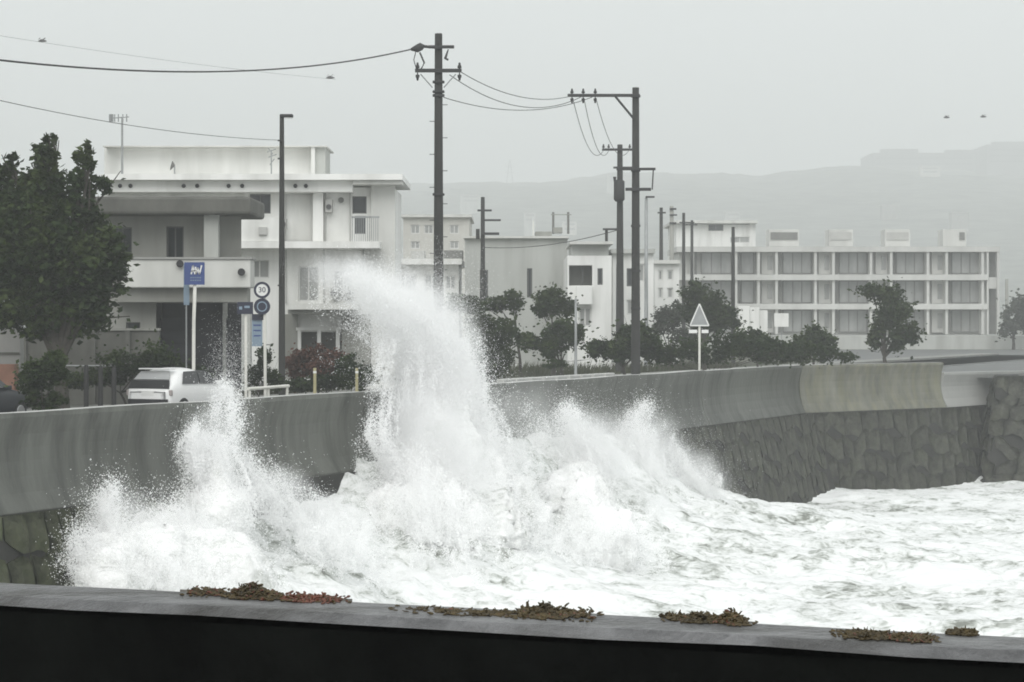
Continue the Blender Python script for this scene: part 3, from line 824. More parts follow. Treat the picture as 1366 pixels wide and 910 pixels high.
def building(name, label, x0, x1, ytop, Y, depth, mat, ops=(), zbase=0.0, group=None, reveal=0.18, cat='building'):
    """x0,x1,ytop and the openings are read in the photograph at distance Y; openings: (x0,x1,y0,y1,kind)"""
    X0, X1, Z1 = PX(x0,Y), PX(x1,Y), PZ(ytop,Y)
    root = empty(name, ((X0+X1)/2, Y, zbase), label, cat, group)
    O = [(PX(a,Y), PX(b,Y), max(PZ(d,Y), zbase+0.01), PZ(c,Y), k) for (a,b,c,d,k) in ops]
    mb = MB(); facade(mb, X0, X1, zbase, Z1, Y, reveal, O, Y+depth); mb.build('wall', mat, root)
    for (a,b,c,d,k) in O:
        if k.startswith('w'):
            window(root, a+.002, b-.002, c+.002, d-.002, Y+reveal*0.55, pane=m_glassgrey if 'g' in k else m_glass, fr=m_framedark if 'k' in k else m_frame,
                   mull=int(k[-1]) if k[-1].isdigit() else 1, t=0.05 if Y < 120 else 0.09, sill='s' in k[1:])
        elif k.startswith('d'):
            MB().box(a+.002, b-.002, Y+reveal*0.6, Y+reveal*0.6+0.05, c, d-.002).build('door', m_door, root)
        elif k.startswith('o'):
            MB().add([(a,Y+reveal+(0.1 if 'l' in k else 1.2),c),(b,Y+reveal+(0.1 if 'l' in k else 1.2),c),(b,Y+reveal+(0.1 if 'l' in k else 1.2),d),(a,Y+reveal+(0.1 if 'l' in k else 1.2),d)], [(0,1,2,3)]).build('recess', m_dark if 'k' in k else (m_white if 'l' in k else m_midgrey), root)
    return root
def pbox(root, name, x0, x1, y0, y1, Y, depth, mat, bevel=0):
    return MB().box(PX(x0,Y), PX(x1,Y), Y, Y+depth, PZ(y1,Y), PZ(y0,Y)).build(name, mat, root, bevel=bevel)

# --- house with the heavy roof slab, beside the big tree
Y = 78.0
b1 = building('roadside_house', 'weathered grey two-storey house with heavy dark roof slab behind the blue sign', 96, 297, 284, Y, 4, m_midgrey,
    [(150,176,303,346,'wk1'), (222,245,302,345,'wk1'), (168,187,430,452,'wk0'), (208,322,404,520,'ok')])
o = pbox(b1, 'roof_slab', 104, 335, 262, 285.8, Y-1.6, 4.2, m_roofslab, bevel=0.10)
pbox(b1, 'balcony', 160, 334, 346, 384, Y-1.3, 1.29, m_offwhite, bevel=0.04)
pbox(b1, 'beam', 150, 330, 384.5, 403, Y-0.9, 0.89, m_midgrey)
pbox(b1, 'column', 272, 291, 286, 346, Y-1.1, 0.4, m_greywall)
pbox(b1, 'column', 322, 334, 403.5, 520, Y-1.0, 0.4, m_greywall)
pbox(b1, 'parapet_cap', 158, 336, 343, 345.9, Y-1.36, 1.3, m_conclight)
for (px, py) in ((240,352), (322,363)):
    MB().cyl(at(px,py,Y-1.32), at(px,py,Y-1.45), 0.10, 0.13, 10).build('vent', m_blackplastic, b1)
for k in range(5):
    pbox(b1, 'shutter_slat', 214, 316, 425+k*17, 440.5+k*17, Y+1.0, 0.05, m_door)
gw = empty('garden_wall', at(120,500,74.5), 'dark mouldy garden wall behind the roadside tree', 'wall')
MB().box(PX(20,74.5), PX(212,74.5), 74.5, 74.75, 0, PZ(441,74.5)).build('wall_body', m_roofslab, gw)
MB().box(PX(19,74.5), PX(213,74.5), 74.44, 74.81, PZ(441,74.5), PZ(438,74.5)).build('coping', m_midgrey, gw)
for k in range(4):
    MB().box(PX(30+k*46,74.5), PX(36+k*46,74.5), 74.38, 74.5, 0, PZ(441,74.5)-0.01).build('pier', m_roofslab, gw)
gp = empty('gate_wall', at(10,520,69), 'pale block wall end at the left edge under the tree', 'wall')
MB().box(PX(-40,69), PX(27,69), 69, 69.5, 0, PZ(432,69)).build('wall_body', m_conclight, gp)
MB().box(PX(-40,69), PX(29,69), 68.95, 69.55, PZ(432,69), PZ(428,69)).build('coping', m_cope, gp)
MB().box(PX(-40,69), PX(26,69), 68.96, 68.998, PZ(473,69), PZ(470,69)).build('groove', m_roofslab, gp)
MB().box(PX(-40,68.3), PX(22,68.3), 68.0, 68.6, 0.1, PZ(486,68.3)).build('planter', m_rust, gp)

# --- big white three-storey house
Y = 92.0
b2 = building('white_house', 'large white three-storey flat-roofed house behind the street lamp', 138, 526, 250, Y, 6, m_white,
    [(333,361,259,285,'wk1'), (333,359,347,371,'wg1'), (470,489,262,285,'wk0'), (473,488,288,312,'wk0'), (380,417,258,322,'ol'),
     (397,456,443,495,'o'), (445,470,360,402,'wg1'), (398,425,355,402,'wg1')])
pbox(b2, 'roof_band', 136, 470, 240, 256, Y-0.9, 0.89, m_white)
pbox(b2, 'roof_slab', 134, 537, 232, 239.9, Y-1.4, 7.2, m_white)
pbox(b2, 'roof_soffit', 470.2, 536, 240, 246, Y-1.2, 1.19, m_offwhite)
for px in (160,174,245,263,305,323,394,408):
    MB().cyl(at(px,248,Y-0.91), at(px,248,Y-0.97), 0.085, 0.085, 10).build('vent_hole', m_blackplastic, b2)
pbox(b2, 'roof_room', 139, 418, 196, 231.9, Y+3, 3, m_white)
pbox(b2, 'roof_room_pier', 418.2, 434, 196, 231.9, Y+2.4, 2.5, m_greywall)
pbox(b2, 'roof_room_fin', 415, 420, 194, 231.9, Y+2.2, 0.5, m_white)
pbox(b2, 'roof_room_slab', 137, 436, 194.4, 195.9, Y+2.1, 3.8, m_offwhite)
pbox(b2, 'pilaster', 417.5, 431, 256.2, 321.8, Y-0.35, 0.34, m_white)
pbox(b2, 'pilaster', 495, 527, 246.2, 500, Y-0.3, 0.29, m_offwhite)
pbox(b2, 'pilaster', 326, 331, 256.2, 321.8, Y-0.2, 0.19, m_white)
pbox(b2, 'balcony_slab', 292, 506, 322, 331, Y-1.5, 1.49, m_white)
pbox(b2, 'balcony_front', 294, 376, 290, 321.8, Y-1.4, 0.15, m_white)
pbox(b2, 'wall_unit', 345, 356, 303, 313, Y-1.52, 0.11, m_roofboxpale)
for k in range(13):
    pbox(b2, 'baluster', 470+k*2.8, 470.9+k*2.8, 291, 321.9, Y-1.3, 0.04, m_steel)
pbox(b2, 'handrail', 469, 506, 288.5, 290.9, Y-1.32, 0.07, m_steel)
ac = pbox(b2, 'air_conditioner', 434, 443, 266, 283, Y-0.45, 0.44, m_roofboxpale)
MB().cyl(at(438.5,276,Y-0.46), at(438.5,276,Y-0.49), 0.11, 0.11, 12).build('fan_grille', m_framedark, ac)
MB().cyl(at(455,267,Y-0.02), at(455,267,Y-0.16), 0.1, 0.12, 10).build('wall_lamp', m_roofbox, b2)
for (pa, ya, yb) in ((433,256.5,321.8), (466,256.5,321.8), (380.5,331.2,404.8), (431,331.2,404.8), (484,331.2,404.8)):
    pbox(b2, 'downpipe', pa, pa+1.8, ya, yb, Y-0.09, 0.07, m_roofboxpale)
for (pa, ya) in ((372,292), (440,384), (462,384)):
    acu = pbox(b2, 'air_conditioner', pa, pa+10, ya, ya+13, Y-0.5 if ya > 300 else Y-0.46, 0.4, m_roofboxpale)
    MB().cyl(at(pa+5,ya+7,Y-0.52), at(pa+5,ya+7,Y-0.55), 0.13, 0.13, 12).build('fan_grille', m_framedark, acu)
pbox(b2, 'awning_slab', 384, 477, 405, 413, Y-2.0, 1.99, m_offwhite)
pbox(b2, 'awning_fascia', 384, 477, 413.2, 419, Y-1.7, 1.69, m_midgrey)
for (a, b) in ((397,401.5), (423,428), (448,453)):
    pbox(b2, 'door_post', a, b, 441, 496, Y-0.16, 0.15, m_white)
pbox(b2, 'door_lintel', 395, 455, 437, 441, Y-0.17, 0.16, m_white)
pbox(b2, 'lower_wall', 380, 397, 419.2, 500, Y-0.14, 0.13, m_midgrey)
pbox(b2, 'lower_wall', 456, 494, 419.2, 500, Y-0.14, 0.13, m_midgrey)
ant = empty('roof_antenna', at(163,232,Y+1), 'thin roof antenna mast on the white house', 'antenna')
Ya = Y+1
MB().cyl(at(163,233,Ya), at(163,156,Ya), 0.05, 0.04, 8).build('mast', m_steel, ant)
mb = MB(); mb.cyl(at(146,158,Ya), at(172,156,Ya), 0.025, n=6)
for px in (147,150,153,158,164,169):
    mb.cyl(at(px,152.5,Ya), at(px,162.5,Ya), 0.025 if px > 150 else 0.05, n=5)
mb.build('yagi_elements', m_steel, ant)
an2 = empty('roof_antenna', at(363,232,Ya), 'small tangled aerial on the white house roof beside the street lamp', 'antenna')
mb = MB(); mb.cyl(at(362,233,Ya), at(362,200,Ya), 0.03, n=6); mb.build('mast', m_steel, an2)
mb = MB()
for (a, b, c, d) in ((356,203,368,199), (358,210,369,206), (360,220,366,212), (358,198,364,206)):
    mb.cyl(at(a,b,Ya), at(c,d,Ya), 0.02, n=5)
mb.build('yagi_elements', m_steel, an2)
dd = empty('satellite_dish', at(232,232,Ya), 'little satellite dish on the white house roof', 'satellite dish')
MB().cyl(at(233,233,Ya), at(233,222,Ya), 0.03, n=6).build('mast', m_steel, dd)
mb = MB(); c0 = at(232,221,Ya); vs = [c0 + Vector((0.06,-0.02,0))]; fs = []
for k in range(12):
    th = 2*math.pi*k/12; vs.append(c0 + Vector((-0.10+0.05*math.sin(th), 0.20*math.cos(th), 0.20*math.sin(th))))
for k in range(12): fs.append((0, 1+k, 1+(k+1)%12))
mb.add(vs, fs).build('dish', m_roofbox, dd)

# --- middle distance
mA = building('tan_block', 'pale tan block fading in the haze behind the near utility pole', 538, 626, 290, 215, 14, m_tan,
    [(548,560,300,312,'wg1'), (566,578,300,312,'wg1'), (600,612,300,312,'wg1'), (548,560,322,332,'wg1'), (600,612,322,332,'wg1')])
pbox(mA, 'parapet', 535, 629, 286, 289.8, 214.5, 15, m_offwhite)
mB = building('flat_house', 'low white flat-roofed house behind the spray plume', 508, 612, 353, 150, 10, m_white,
    [(525,556,366,390,'wg1'), (594,608,367,386,'wg1'), (566,586,366,390,'wg1')])
pbox(mB, 'roof_slab', 503, 616, 345, 352.8, 149, 12, m_white)
pbox(mB, 'roof_tank', 592, 617, 334, 344.8, 152, 3, m_roofbox)
pbox(mB, 'roof_tank', 548, 566, 335, 344.8, 153, 2.5, m_roofboxpale)
pbox(mB, 'roof_tank', 524, 533, 318, 344.8, 153, 1.6, m_roofbox)
mC = building('grey_hall', 'big plain grey building with two dark slit windows', 620, 757, 318, 142, 16, m_greywall,
    [(640,651,360,402,'wk0'), (703,710,358,397,'wk0')])
pbox(mC, 'roof_edge', 618, 759, 315, 317.8, 141.6, 17, m_offwhite)
pbox(mC, 'roof_slab', 714, 736, 309, 314.8, 146, 4, m_midgrey)
pbox(mC, 'roof_post', 710.5, 712.5, 294, 314.8, 145, 0.3, m_offwhite)
tk = empty('roof_frame', at(750,315,150), 'spindly tank frame on top of the grey hall', 'roof frame')
mb = MB()
for px in (738,758): mb.cyl(at(px,312,150), at(px,283,150), 0.09, n=6)
mb.build('frame_post', m_roofbox, tk)
MB().box(PX(735,150), PX(762,150), 149.9, 150.1, PZ(287,150), PZ(286,150)).build('frame_top', m_midgrey, tk)
MB().box(PX(738,150), PX(750,150), 149.4, 150.6, PZ(311,150), PZ(304,150)).build('tank', m_midgrey, tk)
mD = building('white_villa', 'white two-storey house with dark recessed window left of the paired poles', 757, 816, 341, 130, 10, m_white,
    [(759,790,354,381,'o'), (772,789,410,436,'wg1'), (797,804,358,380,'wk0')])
pbox(mD, 'dark_band', 763, 812, 326, 340.8, 130.4, 8, m_greywall)
pbox(mD, 'roof_slab', 760, 818, 322, 325.8, 129.6, 10, m_offwhite)
pbox(mD, 'white_panel', 769, 790, 382, 406, 129.5, 0.49, m_white)
pbox(mD, 'window_frame', 776, 778, 355, 380, 130.6, 0.1, m_framedark)
mE = building('white_villa', 'white house partly hidden behind the paired utility poles', 817, 872, 338, 136, 12, m_white,
    [(836,844,358,382,'wk0'), (822,829,357,380,'wk0'), (852,860,352,376,'wg0'), (836,846,400,420,'wg0')])
pbox(mE, 'roof_slab', 815, 874, 332, 337.8, 135.6, 13, m_greywall)
mF = building('white_villa', 'white stepped house between the paired poles and the flats', 873, 906, 352, 150, 10, m_white,
    [(878,884,360,374,'wg0'), (890,898,360,374,'wg0'), (878,884,384,398,'wg0'), (890,898,384,398,'wg0')])
pbox(mF, 'roof_slab', 871, 908, 347, 351.8, 149.6, 11, m_offwhite)
mG = building('rear_block', 'pale flat-topped block rising behind the left end of the flats', 902, 1008, 298, 265, 14, m_white,
    [(945,965,300,308,'wk1'), (974,1000,316,324,'wg1')])
pbox(mG, 'roof_slab', 897, 1011, 294, 297.8, 264, 16, m_offwhite)

# --- flats with open galleries
Y = 236.0; Zg = 1.4
ngo = MB().box(PX(880,Y)-1, PX(1345,Y)+2, Y-7, Y+20, -0.1, Zg).build('terrace', m_greywall); tag(ngo, kind='structure')
flats = building('apartment_block', 'long white three-storey block of flats with dark gallery bays', 905, 1316, 337, Y+2, 12, m_flat, [], zbase=Zg)
pbox(flats, 'roof_slab', 903, 1334, 329, 336, Y, 14.5, m_flat)
lev = [(336,366), (374,405), (413,444)]
for (a, b) in ((366.2,373.8), (405.2,412.8)):
    pbox(flats, 'floor_slab', 904, 1318, a, b, Y-0.1, 2.09, m_flat)
bays = [(935,976), (988,1006), (1044,1083), (1119,1157), (1195,1233), (1269,1307)]
for (ya, yb) in lev:
    for (xa, xb) in bays:
        wob = MB()
        YY = Y+1.7
        x0, x1, z0, z1 = PX(xa,YY), PX(xb,YY), PZ(yb-0.3,YY), PZ(ya+0.3,YY)
        window(flats, x0, x1, z0, z1, YY, pane=m_glassgrey, fr=m_roofbox, mull=2 if xb-xa > 25 else 0, t=0.12)
for xx in (924, 982, 1012, 1036, 1088, 1112, 1162, 1189, 1238, 1263, 1311):
    pbox(flats, 'fin_wall', xx-1.7, xx+1.7, 336.2, 446, Y+0.2, 1.79, m_flat)
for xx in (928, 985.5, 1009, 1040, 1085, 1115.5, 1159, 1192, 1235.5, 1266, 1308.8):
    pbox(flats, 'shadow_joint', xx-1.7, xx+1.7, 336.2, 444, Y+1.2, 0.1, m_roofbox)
for (xa, xb) in ((1016,1032), (1092,1108), (1168,1184), (1243,1259)):
    for (ya, yb) in lev:
        pbox(flats, 'light_panel', xa, xb, ya+0.3, yb-0.3, Y+1.5, 0.3, m_flat)
        pbox(flats, 'panel_window', xa+8, xb-2, ya+5, yb-6, Y+1.42, 0.06, m_glassgrey)
pbox(flats, 'stair_frame', 1316.5, 1319, 336.2, 446, Y+0.1, 0.5, m_flat)
pbox(flats, 'stair_frame', 1330, 1333.5, 336.2, 446, Y+0.1, 0.5, m_flat)
pbox(flats, 'stair_wall', 1319.2, 1330, 336.2, 446, Y+2.2, 0.3, m_roofbox)
pbox(flats, 'stair_landing', 1319.2, 1329.8, 370, 385, Y+0.3, 1.8, m_flat)
for (xa, xb, mt) in ((1022,1070,m_roofbox), (1102,1142,m_roofboxpale), (1177,1218,m_roofboxpale), (1254,1293,m_roofbox)):
    ru = pbox(flats, 'roof_unit', xa+4, xb-4, 306, 328.8, Y+5, 3, m_flat)
    pbox(ru, 'louvre', xa+6 if mt is m_roofboxpale or xa < 1100 else xa+26, xb-6, 310, 320, Y+4.9, 0.08, mt)
bill = empty('white_hoarding', at(1010,470,200), 'pale site hoarding panels in front of the flats, above the bushes', 'hoarding')
for k, (xa, xb, ya, yb) in enumerate(((985,1000,408,452), (1000.5,1013,410,452), (1013.5,1024,414,452), (1033,1052,418,436))):
    pbox(bill, 'panel', xa, xb, ya, yb, 200+k*0.3, 0.15, m_white)
for xx in (990, 1006, 1020, 1042):
    pbox(bill, 'post', xx, xx+1.2, 430, 471, 200.5+1.0, 0.1, m_steel)

# --- far hill and towers
def hill_z(x, y):
    px = x/2400*F + CX
    ridge_py = np.interp(px, [-3000,-200,520,640,760,860,960,1090,1165,1300,1366,2200,5000], [330,285,262,254,250,243,246,236,238,242,240,255,330])
    zr = EYE + (HZ-ridge_py)*2400/F
    t = np.clip((y-620)/1780, 0, 1); t = t*t*(3-2*t)
    return -0.5 + zr*t + t*8.0*fbm(x*0.01, y*0.01, x*0+0.3, 4) + t*3.5*fbm(x*0.06, y*0.06, x*0+1.3, 2)
def hill():
    xs = np.linspace(-1450, 1450, 320); ys = np.linspace(615, 2850, 110)
    x, y = np.meshgrid(xs, ys, indexing='ij')
    z = hill_z(x, y)
    n1, n2 = x.shape; idx = np.arange(n1*n2).reshape(n1, n2)
    f = np.stack([idx[:-1,:-1], idx[1:,:-1], idx[1:,1:], idx[:-1,1:]], -1).reshape(-1,4)
    return np_mesh('hill', np.stack([x,y,z],-1).reshape(-1,3), f, m_hill, True)
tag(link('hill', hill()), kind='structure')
def tower(label, x0, x1, ytop, Yt, steps):
    t = building('hilltop_block', label, x0, x1, ytop, Yt, 80, m_tower, [], zbase=90)
    for (a, b, c) in steps: pbox(t, 'roof_storey', a, b, c, ytop-0.1, Yt+2, 12, m_tower)
    Z1 = PZ(ytop,Yt)
    for r in range(3):
        za = Z1 - 5.0 - r*6.0
        pb = MB().box(PX(x0+4,Yt), PX(x1-4,Yt), Yt-0.4, Yt-0.02, za-1.2, za)
        pb.build('window_band', m_glass, t)
tower('wide hazy grey block on the ridge at the right', 1164, 1302, 204, 2350, [(1176,1225,199), (1262,1298,200)])
tower('taller hazy grey block on the ridge at the right edge', 1316, 1420, 193, 2350, [(1325,1400,189)])
hr = random.Random(4)
for k in range(8):
    px = hr.uniform(560, 1366); Yh = hr.uniform(1300, 2000); wpx = hr.uniform(12, 30)
    gz = float(hill_z(np.array([PX(px+wpx/2,Yh)]), np.array([Yh]))[0])
    top = gz + hr.uniform(7, 15)
    X0, X1 = PX(px,Yh), PX(px+wpx,Yh)
    hroot = empty('hillside_house', ((X0+X1)/2, Yh, gz-1.5), 'pale hillside building almost lost in the haze', 'house', 'hazy buildings on the far hillside')
    mt = [m_tan, m_greywall, m_midgrey, m_greywall][k % 4]
    MB().box(X0, X1, Yh, Yh+9, gz-1.5, top).build('wall', mt, hroot)
    MB().box(X0-0.3, X1+0.3, Yh-0.4, Yh+9.4, top, top+0.35).build('roof', m_greywall, hroot)
    for q in range(2):
        MB().box(X0+(X1-X0)*0.15, X1-(X1-X0)*0.15, Yh-0.08, Yh-0.01, top-2.2-q*2.8, top-1.0-q*2.8).build('window', m_glassgrey, hroot)
py_ = empty('pylon', at(680,262,2300), 'faint lattice pylon on the far ridge', 'pylon')
mb = MB()
for sx in (-1, 1):
    for sy in (-1, 1):
        mb.cyl(Vector((PX(680,2300)+sx*5, 2300+sy*2.6, PZ(264,2300))), Vector((PX(680,2300)+sx*0.4, 2300+sy*0.4, PZ(214,2300))), 0.5, 0.4, 5)
for z_ in (222, 230):
    mb.cyl(at(674,z_,2300), at(686,z_,2300), 0.25, n=5)
mb.build('lattice', m_steel, py_)

# ------------------------------------------------------------------ vegetation
def leaves(centres, size, rngl):
    n = len(centres)
    d = rngl.normal(size=(n,3)); d[:,2] *= 0.6; d /= np.linalg.norm(d,axis=1)[:,None]
    r = rngl.normal(size=(n,3)); sd = np.cross(d, r); sd /= np.linalg.norm(sd,axis=1)[:,None]+1e-6
    up = np.cross(sd, d)
    L = size*(0.6+0.8*rngl.random(n))[:,None]; wd = L*0.30
    v = np.stack([centres - d*L*0.5, centres + sd*wd + up*L*0.08, centres + d*L*0.5, centres - sd*wd + up*L*0.08], 1)
    return v.reshape(-1,3)
def crown_points(blobs, n, rngl, sub=26, tight=0.28):
    """blobs: (centre vec3, radii vec3); leaf clumps gathered on the shells so that gaps stay open"""
    vol = np.array([b[1][0]*b[1][1]*b[1][2] for b in blobs])**0.7; vol /= vol.sum()
    out = []
    for (c, r), fr in zip(blobs, vol):
        m = max(int(n*fr), 30); k = max(5, int(sub*(fr*len(blobs))**0.5))
        u = rngl.normal(size=(k,3)); u /= np.linalg.norm(u,axis=1)[:,None]
        cen = np.array(c) + u*(0.25+0.65*rngl.random((k,1))**0.5)*np.array(r)
        which = rngl.integers(0, k, m)
        sc = tight*(0.5+rngl.random(k))
        sc = sc[which]*np.where(rngl.random(m) < 0.12, 2.0, 1.0); which_sc = sc
        out.append(cen[which] + rngl.normal(size=(m,3))*which_sc[:,None]*np.array(r)*np.array([1,1,0.8]))
    return np.concatenate(out)
def plant(name, label, cat, foot, Y, blobs_px, n, size, mat, stems=None, sr=0.08, seed=1, group=None, zfoot=0.0, sub=26, tight=0.19, depth=0.8):
    """foot: px of the stem's foot; blobs_px: (px, py, rx, ry)"""
    rl = np.random.default_rng(seed); n = int(n*1.7)
    base = Vector((PX(foot,Y), Y, zfoot))
    root = empty(name, base, label, cat, group)
    blobs = []
    for (px, py, rx, ry) in blobs_px:
        dy = rl.uniform(-0.5,0.5)*rx*Y/F
        blobs.append((np.array([PX(px,Y), Y+dy, PZ(py,Y)]), np.array([rx*Y/F, max(rx,ry)*Y/F*depth, ry*Y/F])))
    c = crown_points(blobs, n, rl, sub, tight)
    c = c[c[:,2] > zfoot + 0.03]
    v = leaves(c, size, rl) - np.array(base)
    link('crown', np_mesh('crown', v, np.arange(len(v)).reshape(-1,4), mat), root)
    mb = MB()
    top = min(b[0][2] for b in blobs)
    fork = Vector((base.x + 0.15*(blobs[0][0][0]-base.x), Y, zfoot + max(0.3,(top-zfoot)*0.55)))
    mb.tube([base, base.lerp(fork,0.5)+Vector((0.04,0.02,0)), fork], [sr*1.25, sr, sr*0.85], 8)
    for (bc, br) in blobs:
        e = Vector(bc); mid = fork.lerp(e, 0.5) + Vector((0,0,0.1*(e-fork).length))
        mb.tube([fork, mid, e], [sr*0.6, sr*0.38, sr*0.14], 6)
        for q in range(3):
            tip = e + Vector(rl.normal(size=3)*br*0.6); mb.tube([mid.lerp(e,0.6), tip], [sr*0.2, sr*0.06], 5)
    mb.build('trunk', m_bark, root, smooth=True)
    return root
plant('roadside_tree', 'large dark leafy tree at the left edge overhanging the road', 'tree', 84, 66,
    [(40,330,60,55), (100,345,55,45), (20,270,45,40), (70,260,42,34), (60,215,16,28), (48,235,20,20), (105,228,12,24), (122,215,9,16), (128,248,20,16), (140,330,32,32), (30,400,50,45), (95,400,48,34), (0,340,45,60), (150,350,22,22),
     (10,232,18,18), (110,290,34,28), (62,192,9,14), (72,186,6,8), (116,200,6,12), (20,300,40,50), (60,300,50,50), (60,370,60,50), (15,210,10,10), (150,375,26,22), (60,430,70,24), (120,415,36,20)],
    18500, 0.21, m_leaf, sr=0.20, seed=3, sub=34, tight=0.17)
plant('roadside_shrub', 'dark leafy shrub behind the seawall at the left', 'shrub', 58, 61,
    [(55,500,26,22), (38,515,20,20), (75,490,20,24), (60,535,26,14)], 2600, 0.13, m_leaf, sr=0.04, seed=8)
plant('hedge', 'dark clipped hedge along the garden wall behind the white car', 'hedge', 170, 72,
    [(110,505,34,14), (160,490,34,22), (205,480,32,24), (230,500,30,20), (265,505,24,16)], 4200, 0.13, m_leaf, sr=0.04, seed=9)
plant('wind_bent_tree', 'small tree with swept crown just right of the spray plume', 'tree', 640, 108,
    [(618,404,18,12), (606,400,9,8), (634,412,12,9)], 1500, 0.22, m_leaf2, sr=0.09, seed=12)
plant('shrub', 'big rounded dark bush at the foot of the plume on the right', 'shrub', 655, 100,
    [(657,447,32,26), (648,478,28,26), (676,442,20,18), (640,428,16,12), (665,480,22,18)], 4600, 0.2, m_leaf2, sr=0.10, seed=13)
plant('wind_bent_tree', 'thin-trunked tree with flat ragged crown in front of the grey hall', 'tree', 695, 110,
    [(662,405,18,11), (685,402,13,14), (680,392,8,6), (645,408,10,7)], 1300, 0.2, m_leaf2, sr=0.07, seed=14)
plant('round_tree', 'round-headed tree before the grey hall beside the white villa', 'tree', 738, 112,
    [(735,405,22,19), (758,412,12,12), (722,415,10,12)], 1800, 0.22, m_leaf2, sr=0.10, seed=15)
plant('shrub', 'dark spreading bush under the round-headed tree', 'shrub', 748, 108,
    [(750,448,26,20), (705,458,18,13), (735,465,20,14), (768,445,10,14)], 2400, 0.2, m_leaf, sr=0.08, seed=16)
plant('shrub', 'dense dark bush wrapped round the foot of the paired poles', 'shrub', 835, 101,
    [(805,465,22,16), (845,450,26,22), (870,465,20,16), (830,470,24,14)], 3000, 0.2, m_leaf, sr=0.08, seed=17)
plant('dark_conifer', 'dark leaning wedge-shaped tree behind the triangle sign', 'tree', 940, 124,
    [(925,390,16,16), (945,405,22,20), (962,420,20,18), (975,430,12,10), (932,418,20,22), (950,425,26,16)], 4600, 0.22, m_leaf2, sr=0.11, seed=18)
plant('grey_bush', 'greyish loose bush left of the dark wedge-shaped tree', 'shrub', 893, 128,
    [(890,425,20,22), (905,415,14,18), (878,435,12,16), (915,448,22,12)], 1500, 0.2, m_leaf3, sr=0.07, seed=19)
plant('shrub', 'dark low bush right of the triangle sign', 'shrub', 1012, 112,
    [(1000,452,18,14), (1025,462,22,16), (1050,470,18,12)], 2200, 0.19, m_leaf, sr=0.06, seed=20)
plant('shrub', 'ragged bush in front of the flats, left of the windswept pine', 'shrub', 1085, 112,
    [(1085,455,20,20), (1068,462,16,16), (1103,462,14,16), (1088,440,10,9)], 2000, 0.2, m_leaf2, sr=0.07, seed=22)
plant('low_scrub', 'low dark scrub along the verge from the paired poles to the bend', 'scrub', 960, 101,
    [(890,472,28,16), (930,470,28,17), (970,464,28,20), (1005,466,26,18), (1035,470,26,17), (1065,470,24,16), (1098,472,18,14), (1130,478,14,9), (740,486,18,6)], 5200, 0.17, m_leaf2, sr=0.03, seed=31, depth=0.5)
plant('windswept_pine', 'ragged windswept tree standing alone before the flats', 'tree', 1182, 116,
    [(1165,388,14,9), (1185,395,14,14), (1195,415,18,16), (1178,425,14,14), (1205,440,16,10), (1168,450,9,14), (1195,455,12,14), (1215,452,12,6)], 2600, 0.24, m_leaf2, sr=0.11, seed=23, sub=20, tight=0.34)
plant('hazy_bush', 'hazy bush beyond the right end of the flats', 'shrub', 1352, 226,
    [(1350,425,14,22), (1366,415,16,28), (1340,440,10,10)], 1200, 0.4, m_leaf3, sr=0.15, seed=24)
plant('red_leaf_hedge', 'reddish-leaved hedge below the white house doors', 'hedge', 425, 83,
    [(400,488,20,24), (430,485,22,24), (452,490,14,20)], 3000, 0.14, m_redleaf, sr=0.04, seed=25)
plant('hedge', 'low green hedge at the road edge behind the yellow bollards', 'hedge', 440, 78,
    [(400,514,26,10), (440,510,26,12), (480,506,26,18), (462,490,18,18)], 3000, 0.13, m_leaf, sr=0.03, seed=26)
plant('sign_bush', 'mixed bush at the foot of the round traffic signs', 'shrub', 345, 74,
    [(340,500,12,22), (352,480,10,18), (366,505,14,18)], 1300, 0.13, m_leaf2, sr=0.03, seed=27)
# long grass on the verge
rg = np.random.default_rng(33)
ng = 9000
sg = rg.uniform(26, 90, ng); dg = rg.uniform(-22, -12.6, ng)
hgt = 0.25 + 0.5*rg.random(ng)*(0.5+0.5*np.sin(sg*0.6))
p = to_world(np.stack([sg, dg, np.zeros(ng)], -1))
ang = rg.uniform(0, 6.28, ng); wv = np.stack([np.cos(ang)*0.05, np.sin(ang)*0.05, np.zeros(ng)], -1)
tip = p + np.stack([rg.normal(size=ng)*0.12+0.12, rg.normal(size=ng)*0.1, hgt], -1)
gv = np.stack([p-wv, p+wv, tip], 1).reshape(-1,3)
tag(link('grass', np_mesh('grass', gv, np.arange(len(gv)).reshape(-1,3), M('grass_blade', (0.05,0.056,0.028), 0.7, 0.3, 0.6))),
    'rough wet grass on the verge beyond the road', 'grass', kind='stuff')

# ------------------------------------------------------------------ poles, lamps, wires
def pole_thing(name, label, px, Y, ytop, r0, r1, arms=(), group=None, mat=None, extra=None, cat='utility pole'):
    base = Vector((PX(px,Y), Y, 0.0))
    root = empty(name, base, label, cat, group)
    top = at(px, ytop, Y)
    MB().tube([base, base.lerp(top,0.5), top], [r0, (r0+r1)/2, r1], 12).build('shaft', mat or m_pole, root, smooth=True)
    for (y, xa, xb, t) in arms:
        a = at(xa,y,Y); b = at(xb,y,Y)
        MB().box(a.x, b.x, Y-r1-0.09, Y-r1-0.005, a.z-t, a.z+t).build('crossarm', m_poledark, root)
    if extra: extra(root, Y)
    return root
def insulator(root, p, up=1):
    mb = MB(); p = Vector(p)
    mb.tube([p, p+Vector((0,0,.06*up)), p+Vector((0,0,.08*up)), p+Vector((0,0,.16*up)), p+Vector((0,0,.17*up)), p+Vector((0,0,.26*up))], [.02,.02,.07,.06,.045,.03], 8)
    return mb.build('insulator', m_poledark, root, smooth=True)
